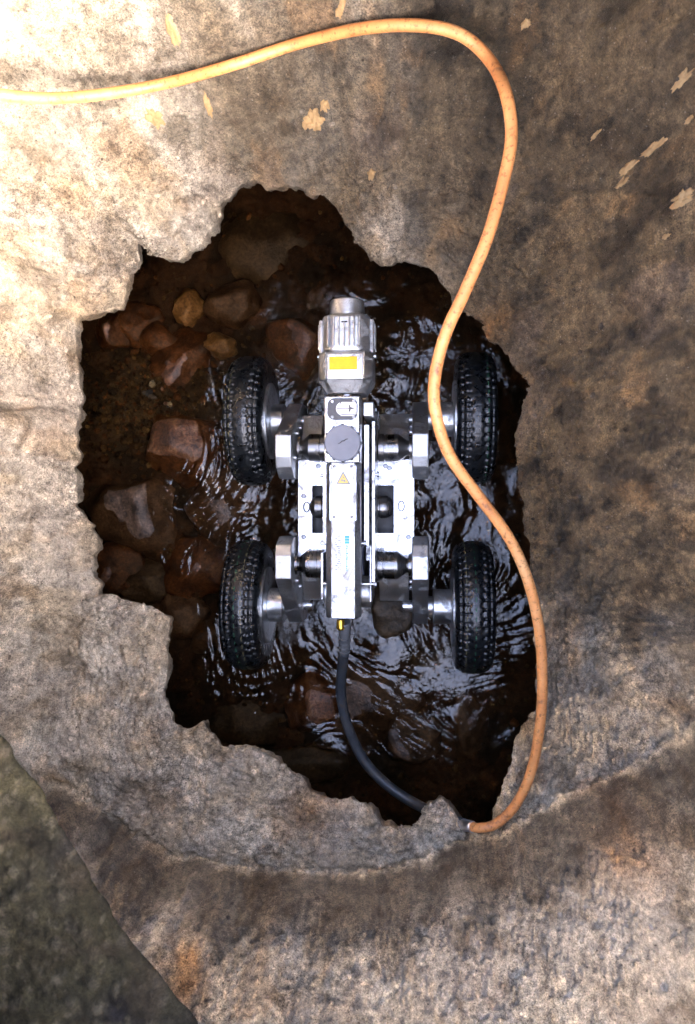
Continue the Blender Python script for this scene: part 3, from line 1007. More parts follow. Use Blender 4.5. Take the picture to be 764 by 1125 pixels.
# gravel (uncountable)
gv, gf = [], []
ico = bmesh.new()
bmesh.ops.create_icosphere(ico, subdivisions=1, radius=1.0)
iv = np.array([v_.co[:] for v_ in ico.verts])
ifc = np.array([[v_.index for v_ in f.verts] for f in ico.faces])
ico.free()
gcol = []
rr = np.random.RandomState(5)
cnt = 0
while cnt < 2600:
    if rr.rand() < 0.45:
        x, y = gb.x + rr.randn() * 0.10, gb.y + rr.randn() * 0.07
    else:
        x, y = rr.uniform(-0.62, 0.26), rr.uniform(-0.70, 0.66)
    ix = int((x - BX0) / (BX1 - BX0) * 299)
    iy = int((y - BY0) / (BY1 - BY0) * 379)
    if not (0 <= ix < 300 and 0 <= iy < 380):
        continue
    s = rr.uniform(0.0025, 0.0062) * (1.0 if rr.rand() < 0.9 else 1.8)
    vv = iv * (1 + 0.35 * (rr.rand(len(iv), 1) - 0.5)) * s * rr.uniform(0.7, 1.2, 3)
    th = rr.rand() * 6.28
    cth, sth = math.cos(th), math.sin(th)
    vv = np.stack([vv[:, 0] * cth - vv[:, 1] * sth, vv[:, 0] * sth + vv[:, 1] * cth, vv[:, 2]], -1)
    vv += np.array([x, y, ZB[ix, iy] + s * 0.35])
    gf.append(ifc + len(iv) * cnt)
    gv.append(vv)
    t = rr.rand()
    base = np.array([0.16, 0.12, 0.07]) if t < 0.5 else (np.array([0.22, 0.11, 0.05]) if t < 0.75 else np.array([0.05, 0.04, 0.03]))
    if t > 0.96:
        base = np.array([0.35, 0.28, 0.16])
    gcol.append(np.repeat((base * np.array([1.1, 0.95, 0.7]) * rr.uniform(0.25, 0.8))[None], len(iv), 0))
    cnt += 1
me = bpy.data.meshes.new('gravel')
me.from_pydata(np.concatenate(gv).tolist(), [], np.concatenate(gf).tolist())
me.polygons.foreach_set('use_smooth', np.ones(len(me.polygons), bool))
set_color(me, 'Col', np.concatenate(gcol), np.full(len(me.vertices), 0.7))
gravel = link('gravel', me, M['bed'])
tag(gravel, 'fine brown and olive gravel lying on the stream bed', 'gravel', kind='stuff')


# ------------------------------------------------------------------ mesh part builder
class MB:
    def __init__(self):
        self.bm = bmesh.new()

    def _merge(self, b2):
        me = bpy.data.meshes.new('tmp')
        b2.to_mesh(me)
        b2.free()
        self.bm.from_mesh(me)
        bpy.data.meshes.remove(me)
        return self

    def box(self, x0, x1, y0, y1, z0, z1, bev=0.0015, seg=2):
        b2 = bmesh.new()
        bmesh.ops.create_cube(b2, size=1.0)
        for v in b2.verts:
            v.co = ((x0 + x1) / 2 + v.co.x * (x1 - x0), (y0 + y1) / 2 + v.co.y * (y1 - y0), (z0 + z1) / 2 + v.co.z * (z1 - z0))
        if bev:
            bmesh.ops.bevel(b2, geom=b2.edges[:], offset=bev, segments=seg, affect='EDGES', profile=0.5)
        return self._merge(b2)

    def lathe(self, prof, origin, axis='X', seg=48, smooth=True, wob=None):
        """prof: list of (t along axis, radius)."""
        b2 = bmesh.new()
        rings = []
        for t, r in prof:
            ring = []
            for i in range(seg):
                a = 2 * math.pi * i / seg
                c, s = math.cos(a) * r, math.sin(a) * r
                if axis == 'X': p = (t, c, s)
                elif axis == 'Y': p = (s, t, c)
                else: p = (c, s, t)
                ring.append(b2.verts.new(Vector(p) + Vector(origin)))
            rings.append(ring)
        for a, b in zip(rings[:-1], rings[1:]):
            for i in range(seg):
                f = b2.faces.new((a[i], a[(i + 1) % seg], b[(i + 1) % seg], b[i]))
                f.smooth = smooth
        if prof[0][1] > 1e-6: b2.faces.new(rings[0][::-1])
        if prof[-1][1] > 1e-6: b2.faces.new(rings[-1])
        bmesh.ops.recalc_face_normals(b2, faces=b2.faces[:])
        for e in b2.edges:
            if e.calc_face_angle(0) > 0.5:
                e.smooth = False
        return self._merge(b2)

    def prism(self, poly, a0, a1, axis='X', bev=0.0, seg=2):
        """poly in the two other axes, extruded a0..a1 along axis."""
        b2 = bmesh.new()

        def mk(p, a):
            if axis == 'X': return (a, p[0], p[1])
            if axis == 'Y': return (p[0], a, p[1])
            return (p[0], p[1], a)
        lo = [b2.verts.new(mk(p, a0)) for p in poly]
        hi = [b2.verts.new(mk(p, a1)) for p in poly]
        b2.faces.new(lo)
        b2.faces.new(hi)
        n = len(poly)
        for i in range(n):
            b2.faces.new((lo[i], lo[(i + 1) % n], hi[(i + 1) % n], hi[i]))
        bmesh.ops.recalc_face_normals(b2, faces=b2.faces[:])
        if bev:
            es = [e for e in b2.edges if e.calc_face_angle(0) > 0.35]
            bmesh.ops.bevel(b2, geom=es, offset=bev, segments=seg, affect='EDGES', profile=0.5)
        return self._merge(b2)

    def tube(self, pts, rad, seg=12, caps=True, sub=8):
        pts = catmull(pts, sub) if sub else [Vector(p) for p in pts]
        b2 = bmesh.new()
        n = len(pts)
        rads = rad if callable(rad) else (lambda q: rad)
        up = Vector((0.13, 0.21, 0.97)).normalized()
        rings = []
        t0 = (pts[1] - pts[0]).normalized()
        side = t0.cross(up).normalized()
        for i in range(n):
            t = (pts[min(i + 1, n - 1)] - pts[max(i - 1, 0)]).normalized()
            side = (side - t * side.dot(t)).normalized()
            nn = t.cross(side)
            r = rads(i / (n - 1))
            rings.append([b2.verts.new(pts[i] + (side * math.cos(2 * math.pi * j / seg) + nn * math.sin(2 * math.pi * j / seg)) * r) for j in range(seg)])
        for a, b in zip(rings[:-1], rings[1:]):
            for j in range(seg):
                f = b2.faces.new((a[j], a[(j + 1) % seg], b[(j + 1) % seg], b[j]))
                f.smooth = True
        if caps:
            b2.faces.new(rings[0][::-1])
            b2.faces.new(rings[-1])
        bmesh.ops.recalc_face_normals(b2, faces=b2.faces[:])
        return self._merge(b2)

    def plate(self, xs, ys, holes, z0, z1):
        """Plate of grid cells with real openings: holes is a set of (i, j) cells."""
        b2 = bmesh.new()
        vt = {}

        def gv(i, j, z):
            kk = (i, j, z)
            if kk not in vt: vt[kk] = b2.verts.new((xs[i], ys[j], z))
            return vt[kk]
        cells = {(i, j) for i in range(len(xs) - 1) for j in range(len(ys) - 1)} - set(holes)
        for i, j in cells:
            b2.faces.new([gv(i, j, z1), gv(i + 1, j, z1), gv(i + 1, j + 1, z1), gv(i, j + 1, z1)])
            b2.faces.new([gv(i, j, z0), gv(i, j + 1, z0), gv(i + 1, j + 1, z0), gv(i + 1, j, z0)])
            for (ni, nj, p, q) in ((i, j - 1, (i, j), (i + 1, j)), (i + 1, j, (i + 1, j), (i + 1, j + 1)), (i, j + 1, (i + 1, j + 1), (i, j + 1)), (i - 1, j, (i, j + 1), (i, j))):
                if (ni, nj) not in cells:
                    b2.faces.new([gv(*p, z1), gv(*p, z0), gv(*q, z0), gv(*q, z1)])
        bmesh.ops.recalc_face_normals(b2, faces=b2.faces[:])
        return self._merge(b2)

    def build(self, name, mat, parent=None, origin=(0, 0, 0)):
        if any(origin):
            bmesh.ops.translate(self.bm, verts=self.bm.verts[:], vec=-Vector(origin))
        me = bpy.data.meshes.new(name)
        self.bm.to_mesh(me)
        self.bm.free()
        return link(name, me, mat, parent)


# ------------------------------------------------------------------ the inspection robot
ROOT = Vector((RX, WY(563, AXZ), AXZ - TYR))
robot = empty('inspection_robot', ROOT)
tag(robot, 'four wheeled silver pipe inspection crawler standing in the stream', 'robot')
RO = tuple(ROOT)


def part(mb, name, mat, parent=robot):
    return mb.build(name, mat, parent, RO)


# tyre mesh
def tyre_mesh():
    n_lug = 46
    nth, nt_ = 46 * 12, 56
    th = np.linspace(0, 2 * np.pi, nth, endpoint=False)
    t = np.linspace(-1, 1, nt_)
    hw = 0.0365
    T, TH = np.meshgrid(t, th)
    # rounded section: tread crown then sidewalls
    phi = T * 2.35
    r_sec = 0.033
    xs = hw * np.sign(np.sin(phi)) * np.abs(np.sin(phi)) ** 0.72
    xs = np.where(np.abs(phi) > np.pi / 2, np.sign(phi) * hw * (1 - 0.12 * (np.abs(phi) - np.pi / 2)), xs)
    rs = TYR - r_sec + r_sec * np.sign(np.cos(phi)) * np.abs(np.cos(phi)) ** 0.62
    saw = (TH / (2 * np.pi) * n_lug) % 1.0
    saw2 = (TH / (2 * np.pi) * n_lug + 0.5) % 1.0
    xn = xs / hw
    slot = np.exp(-((saw - 0.5) / 0.10) ** 2)
    slot2 = np.exp(-((saw2 - 0.5) / 0.10) ** 2)
    zig = 0.05 * np.where(saw < 0.5, saw, 1 - saw) * 4 - 0.05
    dep = np.zeros_like(xs)
    dep += 0.0030 * slot * sstep(0.28, 0.40, xn) * sstep(0.98, 0.80, xn)
    dep += 0.0030 * slot2 * sstep(-0.28, -0.40, xn) * sstep(-0.98, -0.80, xn)
    dep += 0.0036 * np.exp(-((xn - 0.36 - zig) / 0.05) ** 2) + 0.0036 * np.exp(-((xn + 0.36 + zig) / 0.05) ** 2)
    dep += 0.0038 * np.exp(-((np.abs(xn) - 0.70) / 0.045) ** 2)
    dep += 0.002 * np.exp(-((np.abs(xn) - 0.02 - zig) / 0.03) ** 2)
    dep *= (np.abs(phi) < 1.75)
    rs = rs - dep
    V = np.stack([xs, rs * np.cos(TH), rs * np.sin(TH)], -1)
    me = grid_mesh('tyre', V, closed_u=True, flip=True)
    return me


TY_ME = tyre_mesh()


def ring_mesh(name, xn0, xn1, lift):
    hw = 0.0365
    n = 46 * 6
    V = np.zeros((n, 4, 3))
    for j, xn in enumerate(np.linspace(xn0, xn1, 4)):
        sp = abs(xn) ** (1 / 0.72)
        ph = math.asin(min(1, sp))
        r = TYR - 0.033 + 0.033 * math.cos(ph) ** 0.62 + lift
        a = np.linspace(0, 2 * np.pi, n, endpoint=False)
        rr_ = r - 0.004 * np.exp(-((((a / (2 * np.pi)) * 46 + (0 if xn > 0 else 0.5)) % 1.0 - 0.5) / 0.17) ** 2)
        V[:, j] = np.stack([np.full(n, hw * xn), rr_ * np.cos(a), rr_ * np.sin(a)], -1)
    return grid_mesh(name, V, closed_u=True, flip=True)


def stripe(xn, wdt): return ring_mesh('stripe', xn - wdt / 2, xn + wdt / 2, 0.0007)


# stripes are on the outer half for the left front wheel and off centre on the others, as seen
STR = {'fl': ((-0.83, 'stripey'), (-0.56, 'stripey')), 'rl': ((-0.10, 'stripeg'), (0.24, 'stripey')),
       'fr': ((0.50, 'stripeg'),), 'rr': ((-0.46, 'stripey'), (-0.02, 'stripeg'))}
WLAB = {}
for nm, (px, py) in WHEELS.items():
    side = -1 if nm[1] == 'l' else 1            # outward direction
    ctr = Vector((px, py, AXZ))
    # wheel part: rim disc and hub, turned aluminium
    prof = [(-side * 0.040, 0.012), (-side * 0.040, 0.072), (-side * 0.0385, 0.0745), (-side * 0.034, 0.0745), (-side * 0.032, 0.066), (-side * 0.030, 0.083), (side * 0.030, 0.083), (side * 0.034, 0.072), (side * 0.024, 0.066), (side * 0.024, 0.0)]
    wheel = MB().lathe(prof, (0, 0, 0), 'X', 64).build('wheel', M['alu'], robot)
    wheel.location = ctr - ROOT
    ty = link('tyre', TY_ME, M['rubber'], wheel)
    ty.rotation_euler = (random.random() * 0.1 + (0 if nm[1] == 'l' else 0.05), 0, 0)
    for xn, mk in STR[nm]:
        st = link('tyre_stripe', stripe(xn, 0.04), M[mk], ty if False else wheel)
        st.rotation_euler = ty.rotation_euler
    # axle stub between wheel disc and arm
    arm_x = (WX(311, 0.255) if nm[1] == 'l' else WX(462, 0.255))
    xin = arm_x - px
    sp = [(-side * 0.039, 0.032), (-side * 0.0405, 0.0335), (xin + side * 0.026, 0.0335), (xin + side * 0.0245, 0.032), (xin + side * 0.0243, 0.020), (xin + side * 0.010, 0.020)]
    MB().lathe(sp, (0, 0, 0), 'X', 48).build('axle_hub', M['alu'], wheel)

# suspension arms
ARMTOP = 0.262
for nm, (px, py) in WHEELS.items():
    fr = nm[0] == 'f'
    cxa = WX(311, ARMTOP) if nm[1] == 'l' else WX(462, ARMTOP)
    if fr:
        yt0, yt1, yb = WY(500, ARMTOP), WY(476, ARMTOP), WY(525, 0.225)
    else:
        yt0, yt1, yb = WY(612, ARMTOP), WY(637, ARMTOP), WY(590, 0.235)
    sg_ = 1 if fr else -1
    poly = [(yt0, ARMTOP), (yt1, ARMTOP), (py + sg_ * 0.030, AXZ + 0.030), (py + sg_ * 0.030, AXZ - 0.022), (py + sg_ * 0.012, AXZ - 0.038), (py - sg_ * 0.022, AXZ - 0.030),
            (yb, 0.185), (yb, 0.222), (yt0 - sg_ * 0.020, 0.252)]
    mb = MB().prism(poly, cxa - 0.0145, cxa + 0.0145, 'X', bev=0.0022, seg=2)
    arm = part(mb, 'suspension_arm', M['armside'])
    inn = 1 if nm[1] == 'l' else -1
    # bolt heads on the inner face and the clamp disc
    for (yy, zz) in ((yt0, 0.225), (yt1 + sg_ * 0.008, 0.205), (yt1 + sg_ * 0.022, 0.165), (py, AXZ + 0.012)):
        x0 = cxa + inn * 0.0145
        part(MB().lathe([(0, 0.0042), (inn * 0.004, 0.0042), (inn * 0.005, 0.003)], (x0, yy, zz), 'X', 14), 'bolt', M['steel'], arm)
    part(MB().lathe([(0, 0.011), (inn * 0.018, 0.011), (inn * 0.020, 0.009)], (cxa + inn * 0.0145, py - sg_ * 0.004, AXZ + 0.03), 'X', 24), 'axle_nut', M['steel'], arm)

# drive couplings
COUP = {'fl': (329, 357, 490), 'fr': (450, 416, 491), 'rl': (326, 354, 621), 'rr': (449, 415, 622)}
ZCP = 0.225
for nm, (u0, u1, v) in COUP.items():
    x0, x1, y = WX(u0, ZCP + 0.02), WX(u1, ZCP + 0.02), WY(v, ZCP + 0.02)
    L = x1 - x0
    prof = [(-0.10 * L, 0.020), (0.0, 0.020), (0.02 * L, 0.013), (0.08 * L, 0.0135), (0.36 * L, 0.0245), (0.78 * L, 0.0245), (0.79 * L, 0.0228), (0.83 * L, 0.0228), (0.84 * L, 0.0255), (1.0 * L, 0.0255)]
    part(MB().lathe(prof, (x0, y, ZCP), 'X', 56), 'drive_coupling', M['darksteel'])

# chassis plate with two windows, sloping skirts front and rear
ZP = 0.205
xs = [WX(328, ZP), WX(343, ZP), WX(357, ZP), WX(413, ZP), WX(433, ZP), WX(455, ZP)]
ys = [WY(616, ZP), WY(586, ZP), WY(533, ZP), WY(505, ZP)]
mb = MB().plate(xs, ys, {(1, 1), (3, 1)}, ZP - 0.008, ZP)
chassis = part(mb, 'chassis_plate', M['steel'])
for (ya, za, yb_, zb_) in ((ys[3], ZP, WY(455, 0.15), 0.155), (ys[0], ZP, WY(660, 0.15), 0.155)):
    poly = [(ya, za - 0.001), (yb_, zb_), (yb_, zb_ - 0.02), (ya, za - 0.03)]
    part(MB().prism(poly, WX(330, ZP), WX(352, ZP), 'X', bev=0.001), 'chassis_skirt', M['alu'], chassis)
    part(MB().prism(poly, WX(416, ZP), WX(449, ZP), 'X', bev=0.001), 'chassis_skirt', M['alu'], chassis)
mb = MB().box(xs[0] + 0.004, xs[-1] - 0.004, ys[0] - 0.035, ys[-1] + 0.035, 0.10, ZP - 0.035, 0.004)
part(mb, 'lower_housing', M['black'], chassis)
mb = MB().box(xs[0], xs[0] + 0.004, ys[0], ys[-1], 0.12, ZP - 0.009, 0.0008)
part(mb, 'side_flange', M['steel'], chassis)
mb = MB().box(xs[-1] - 0.004, xs[-1], ys[0], ys[-1], 0.12, ZP - 0.009, 0.0008)
part(mb, 'side_flange', M['steel'], chassis)
for u, v in ((350, 512), (424, 512), (420, 604), (341, 606), (334, 545), (334, 590), (449, 590), (428, 514)):
    p = W(u, v, ZP)
    part(MB().lathe([(0.0, 0.0045), (0.002, 0.0045), (0.003, 0.0035), (0.0031, 0.002), (0.0015, 0.0018)], p, 'Z', 18), 'screw', M['darksteel'], chassis)
# clamping knobs standing in the windows and their ring pins
for u0, u1, v in ((341, 358, 557), (414, 431, 557)):
    xa, xb = WX(u0, ZP), WX(u1, ZP)
    L = xb - xa
    prof = [(0, 0.010), (0.1 * L, 0.016), (0.35 * L, 0.0205), (0.75 * L, 0.0205), (0.8 * L, 0.018), (L, 0.018)] if u0 < 400 else [(0, 0.018), (0.2 * L, 0.018), (0.25 * L, 0.0205), (0.6 * L, 0.0205), (0.9 * L, 0.017), (L, 0.011)]
    part(MB().lathe(prof, (xa, WY(v, ZP), ZP - 0.006), 'X', 40), 'clamp_knob', M['darksteel'], chassis)
for u, v in ((337, 557), (441, 556)):
    p = W(u, v, ZP + 0.004)
    mb = MB()
    pts = [Vector((p.x + 0.0055 * math.cos(a), p.y + 0.009 * math.sin(a), p.z + 0.002 * math.cos(a * 2))) for a in np.linspace(0.3, 2 * math.pi + 0.2, 20)]
    mb.tube(pts, 0.0011, 8, sub=0)
    part(mb, 'ring_pin', M['darksteel'], chassis)

# lift rails either side of the camera arm
def rail(u0, u1, v0, v1, z0, z1, mat='steel', name='lift_rail', bev=0.001):
    return part(MB().box(WX(u0, z1), WX(u1, z1), WY(v1, z1), WY(v0, z1), z0, z1, bev), name, M[mat])


rail(354.5, 360, 506, 598, 0.20, 0.300)
rail(352.5, 355.5, 608, 660, 0.20, 0.285)
rail(400, 406, 466, 600, 0.20, 0.305)
rail(408.5, 412.5, 462, 640, 0.20, 0.295)
rail(406.2, 408.4, 600, 662, 0.20, 0.290)
rail(399, 411, 441, 456, 0.20, 0.330, 'cast', 'hinge_block', 0.002)
rail(358, 402, 470, 655, 0.14, 0.222, 'black', 'centre_housing', 0.004)
# round pivot drum under the rear of the arm
part(MB().lathe([(WX(356, .27), 0.026), (WX(357, .27), 0.028), (WX(407, .27), 0.028), (WX(408, .27), 0.026)], (0, WY(652, .27), 0.245), 'X', 40), 'pivot_drum', M['cast'])
# cross pins and bolts
for u0, u1, v, z in ((352, 362, 597, 0.305), (393, 402, 597, 0.305), (355, 361, 642, 0.290), (393, 413, 642, 0.292), (352, 357, 522, 0.285), (410, 416, 521, 0.288), (405, 413, 450, 0.30)):
    xa, xb = WX(u0, z), WX(u1, z)
    part(MB().lathe([(xa, 0.0020), (xa + 0.001, 0.0026), (xb - 0.001, 0.0026), (xb, 0.0020)], (0, WY(v, z), z), 'X', 14), 'cross_pin', M['steel'])
    part(MB().lathe([(xb - 0.002, 0.0048), (xb + 0.0015, 0.0048)], (0, WY(v, z), z), 'X', 6, smooth=False), 'pin_nut', M['darksteel'])
# wires
for k_, (u, z) in enumerate(((397.5, .25), (399, .262), (396.5, .268), (361.5, .255), (359.5, .245), (397, .24))):
    pts = [W(u + 1.2 * math.sin(j * 1.7 + k_), 520 + j * 16 + (50 if k_ in (3, 4) else 0), z + 0.005 * math.sin(j * 1.3 + k_ * 2)) for j in range(8 if k_ not in (3, 4) else 5)]
    part(MB().tube(pts, 0.0026 if k_ % 2 else 0.0019, 8, sub=6), 'wire', M['wire'] if k_ != 2 else M['boot'])
part(MB().lathe([(0, 0.0), (0, 0.011), (0.012, 0.012), (0.02, 0.012)], W(398, 532, .25), 'Y', 20), 'wire_gland', M['boot'])

# camera arm
ZT = 0.350
ya, yb = WY(681, ZT), WY(434, ZT)
xl, xr = WX(357, ZT), WX(396, ZT)
arm_poly = [(xl + 0.004, ZT - 0.052), (xl, ZT - 0.046), (xl, ZT - 0.018), (WX(364, ZT), ZT), (WX(390, ZT), ZT), (xr - 0.001, ZT - 0.018), (xr - 0.001, ZT - 0.046), (xr - 0.005, ZT - 0.052)]
ylow = WY(508, ZT)
camera_arm = part(MB().prism(arm_poly, ya, ylow, 'Y', bev=0.0012), 'camera_arm', M['cast'])
mb = MB().box(WX(356.5, ZT), WX(396, ZT), ylow + 0.0005, yb, ZT - 0.052, ZT + 0.002, 0.0025)
part(mb, 'arm_head_block', M['steel'], camera_arm)
# white label, end block and guide strips
ZL = ZT + 0.0012
xa, xb = WX(365.5, ZL), WX(388.5, ZL)
lab = part(MB().box(xa, xb, WY(645, ZL), WY(510, ZL), ZT - 0.001, ZL, 0.0004, 1), 'label_plate', M['label'], camera_arm)
part(MB().box(xa, xb, WY(680, ZL), WY(646, ZL), ZT - 0.001, ZL - 0.0002, 0.0005, 1), 'end_plate', M['alu'], camera_arm)
for u0, u1 in ((362.2, 364.2), (389.8, 391.8)):
    part(MB().box(WX(u0, ZL), WX(u1, ZL), WY(572, ZL), WY(511, ZL), ZT - 0.004, ZL + 0.0006, 0.0004, 1), 'guide_strip', M['steel'], camera_arm)
for u, v in ((367.5, 512.5), (386.5, 512.5), (367.3, 568), (386.8, 568)):
    p = W(u, v, ZL)
    part(MB().lathe([(-0.001, 0.0024), (0.0008, 0.0024), (0.0012, 0.0016), (0.0012, 0.0)], p, 'Z', 14), 'label_screw', M['darksteel'], camera_arm)
# warning triangle: ochre border with a pale inside and small marks
ZPR = ZL + 0.0003


def flat_poly(name, polys, z, mat, parent):
    vs, fs = [], []
    for pl in polys:
        b = len(vs)
        for (u, v) in pl:
            p = W(u, v, z) - ROOT
            vs.append(p)
        fs.append(list(range(b, b + len(pl)))[::-1])
    me = bpy.data.meshes.new(name)
    me.from_pydata(vs, [], fs)
    return link(name, me, M[mat], parent)


O3 = [(377.2, 517.5), (369.5, 532), (385.2, 532)]
I3 = [(377.2, 520.5), (371.6, 530.7), (383.1, 530.7)]
flat_poly('warning_triangle', [[O3[0], O3[1], I3[1], I3[0]], [O3[1], O3[2], I3[2], I3[1]], [O3[2], O3[0], I3[0], I3[2]]], ZPR, 'greyprint', camera_arm)
flat_poly('warning_field', [I3], ZPR, 'warn', camera_arm)
flat_poly('warning_mark', [[(375, 526.5), (375, 528.6), (377, 528.6), (377, 526.5)], [(377.4, 527.2), (377.4, 529.3), (380, 529.3), (379.6, 527.0)], [(376.8, 523.5), (376.8, 525.6), (377.8, 525.6), (377.8, 523.5)]], ZPR + 0.0002, 'greyprint', camera_arm)
# two lines of upright print: bold blue then fine, and a broken grey line
rr = random.Random(4)
blue, fine, grey = [], [], []
for v0 in (588.5, 591.6, 594.7):
    blue.append([(379, v0), (379, v0 + 2.6), (384, v0 + 2.6), (384, v0)])
v0 = 598.5
while v0 < 627:
    hgt = rr.choice((1.0, 1.4, 1.8))
    wd = rr.choice((1.0, 1.6, 2.2))
    fine.append([(380.4, v0), (380.4, v0 + hgt), (380.4 + wd, v0 + hgt), (380.4 + wd, v0)])
    v0 += hgt + 0.7
v0 = 588.5
while v0 < 627:
    wd = rr.choice((1.2, 2.0, 2.6))
    uo = rr.choice((368.6, 370.0, 371.6))
    grey.append([(uo, v0), (uo, v0 + 1.1), (uo + wd, v0 + 1.1), (uo + wd, v0)])
    if rr.random() < 0.6:
        grey.append([(373.2, v0 + 0.2), (373.2, v0 + 1.2), (374.6, v0 + 1.2), (374.6, v0 + 0.2)])
    v0 += 2.3
flat_poly('blue_print', blue, ZPR, 'cyan', camera_arm)
flat_poly('fine_blue_print', fine, ZPR, 'cyan', camera_arm)
flat_poly('fine_grey_print', grey, ZPR, 'greyprint', camera_arm)

# round cap
pc = W(376.5, 486.5, ZT + 0.014)
rc = 20.0 * (ZC - ZT - 0.012) / FPX
cap = part(MB().lathe([(-0.014, rc * 0.98), (-0.0125, rc * 0.98), (-0.012, rc * 0.92), (-0.010, rc * 0.92), (-0.0095, rc), (-0.001, rc), (0.0, rc * 0.965), (0.0006, rc * 0.955), (0.0006, 0.0)], pc, 'Z', 64), 'round_cap', M['slate'], camera_arm)
part(MB().lathe([(-0.016, rc * 1.06), (-0.0125, rc * 1.06), (-0.0122, rc * 0.99)], pc, 'Z', 64), 'cap_ring', M['darksteel'], camera_arm)
zm = pc.z + 0.0012
mb = MB().tube([W(371.5, 487.5, zm), W(374, 486.5, zm), W(376, 484.6, zm), W(378.2, 484.2, zm), W(380, 482.8, zm), W(382.5, 482.2, zm)], lambda q: 0.0004 + 0.0005 * math.sin(q * 3.1), 6, sub=6)
part(mb, 'cap_mark', M['black'], camera_arm)
for a in np.linspace(0, 2 * math.pi, 12, endpoint=False):
    p = pc + Vector((math.cos(a) * rc * 0.985, math.sin(a) * rc * 0.985, -0.007))
    part(MB().lathe([(-0.004, 0.0028), (0.0045, 0.0028)], p, 'Z', 10), 'grip_notch', M['black'], camera_arm)
# emblem plate: dark rounded plate with a pale round mark and a stem to the right
ZE = ZT + 0.0032


def rrect(u0, u1, v0, v1, r, n=6):
    pts = []
    for (cu_, cv_, a0) in ((u1 - r, v0 + r, -90), (u1 - r, v1 - r, 0), (u0 + r, v1 - r, 90), (u0 + r, v0 + r, 180)):
        for i in range(n + 1):
            a = math.radians(a0 + 90 * i / n)
            pts.append((cu_ + r * math.cos(a), cv_ + r * math.sin(a)))
    return pts


pl = [tuple((W(u, v, ZE))[:2]) for u, v in rrect(359.8, 393.2, 437.2, 461.4, 8)]
emb = part(MB().prism(pl, ZT + 0.001, ZE, 'Z', bev=0.0003, seg=1), 'emblem_plate', M['plategrey'], camera_arm)
disc = [(376.5 + 7.2 * math.cos(a), 449 + 7.4 * math.sin(a)) for a in np.linspace(0, 2 * math.pi, 28, endpoint=False)]
flat_poly('emblem_disc', [disc], ZE + 0.0003, 'label', camera_arm)
flat_poly('emblem_band', [[(376, 441.6), (376, 444), (392.4, 444), (390.5, 441.6)], [(377, 444), (377, 454.5), (391.8, 454.5), (392.4, 444)], [(374.5, 454.5), (374.5, 457), (389, 457), (391.8, 454.5)]], ZE + 0.0006, 'label', camera_arm)
flat_poly('emblem_mark', [[(370, 448.2), (370, 449.0), (384, 449.0), (384, 448.2)], [(383.4, 444.6), (383.4, 452.6), (385.2, 452.0), (385.2, 445.2)], [(385.2, 447.2), (385.2, 450), (389, 449), (389, 448.2)],
                          [(373.8, 440.2), (373.8, 443.6), (375, 443.6), (375, 440.2)], [(375, 455), (375, 455.8), (390, 455.4), (390, 454.8)]], ZE + 0.0009, 'plategrey', camera_arm)
for u, v in ((365.5, 441), (365.3, 458), (388.8, 458.4), (388.8, 440.4)):
    part(MB().lathe([(-0.001, 0.0028), (0.0010, 0.0028), (0.0016, 0.0018), (0.0010, 0.0012), (0.0010, 0.0)], W(u, v, ZE), 'Z', 14), 'emblem_screw', M['steel'], camera_arm)

# camera head
ZH = 0.325          # axis height
yh0, yh1 = WY(429, 0.355), WY(324, 0.355)
hx = WX(380, 0.355)
S_ = (ZC - 0.355) / FPX


def octo(cx, cz, a, c):
    """Chamfered square ring of half width a and chamfer c."""
    return [(cx - a + c, cz - a), (cx + a - c, cz - a), (cx + a, cz - a + c), (cx + a, cz + a - c), (cx + a - c, cz + a), (cx - a + c, cz + a), (cx - a, cz + a - c), (cx - a, cz - a + c)]


def yv(v): return WY(v, 0.355)


a_m = 30.5 * S_
head = part(MB().prism(octo(hx, ZH, a_m, 0.014), yv(418), yv(386), 'Y', bev=0.0055, seg=4), 'camera_head', M['cast'])
# tapered rear
b2 = bmesh.new()
r1 = [b2.verts.new((x, yv(418) + 0.0005, z)) for x, z in octo(hx, ZH, a_m - 0.001, 0.014)]
r2_ = [b2.verts.new((x, yv(430), z)) for x, z in octo(hx, ZH - 0.002, a_m * 0.70, 0.012)]
for i in range(8):
    b2.faces.new((r1[i], r1[(i + 1) % 8], r2_[(i + 1) % 8], r2_[i]))
b2.faces.new(r2_)
bmesh.ops.recalc_face_normals(b2, faces=b2.faces[:])
mb = MB()
mb._merge(b2)
part(mb, 'rear_taper', M['cast'], head)
part(MB().lathe([(yv(437), 0.020), (yv(436), 0.0225), (yv(431), 0.0225), (yv(430), 0.021)], (hx, 0, ZH), 'Y', 40), 'neck_ring', M['darksteel'], head)
# front drum with fins
part(MB().prism(octo(hx, ZH, a_m - 0.005, 0.017), yv(386), yv(343), 'Y', bev=0.007, seg=4), 'front_drum', M['cast'], head)
part(MB().lathe([(yv(344), 0.0262), (yv(341), 0.0290), (yv(326), 0.0285), (yv(324.5), 0.0268), (yv(324), 0.0235), (yv(327), 0.0225), (yv(327), 0.0)], (hx, 0, ZH + 0.004), 'Y', 48), 'lens_ring', M['cast'], head)
top = ZH + a_m - 0.005
for u in (361, 367, 372.5, 378.5, 384, 389.5, 395.5):
    v0, v1 = (347, 380) if u != 378.5 else (354, 381)
    x = WX(u + 0.3, 0.36)
    part(MB().box(x - 0.0015, x + 0.0015, yv(v1), yv(v0), top - 0.006, top + 0.0060, 0.0016), 'cooling_fin', M['cast'], head)
part(MB().box(WX(375.5, .36), WX(382, .36), yv(354), yv(352.4), top - 0.004, top + 0.0012, 0.0003, 1), 'slot', M['black'], head)
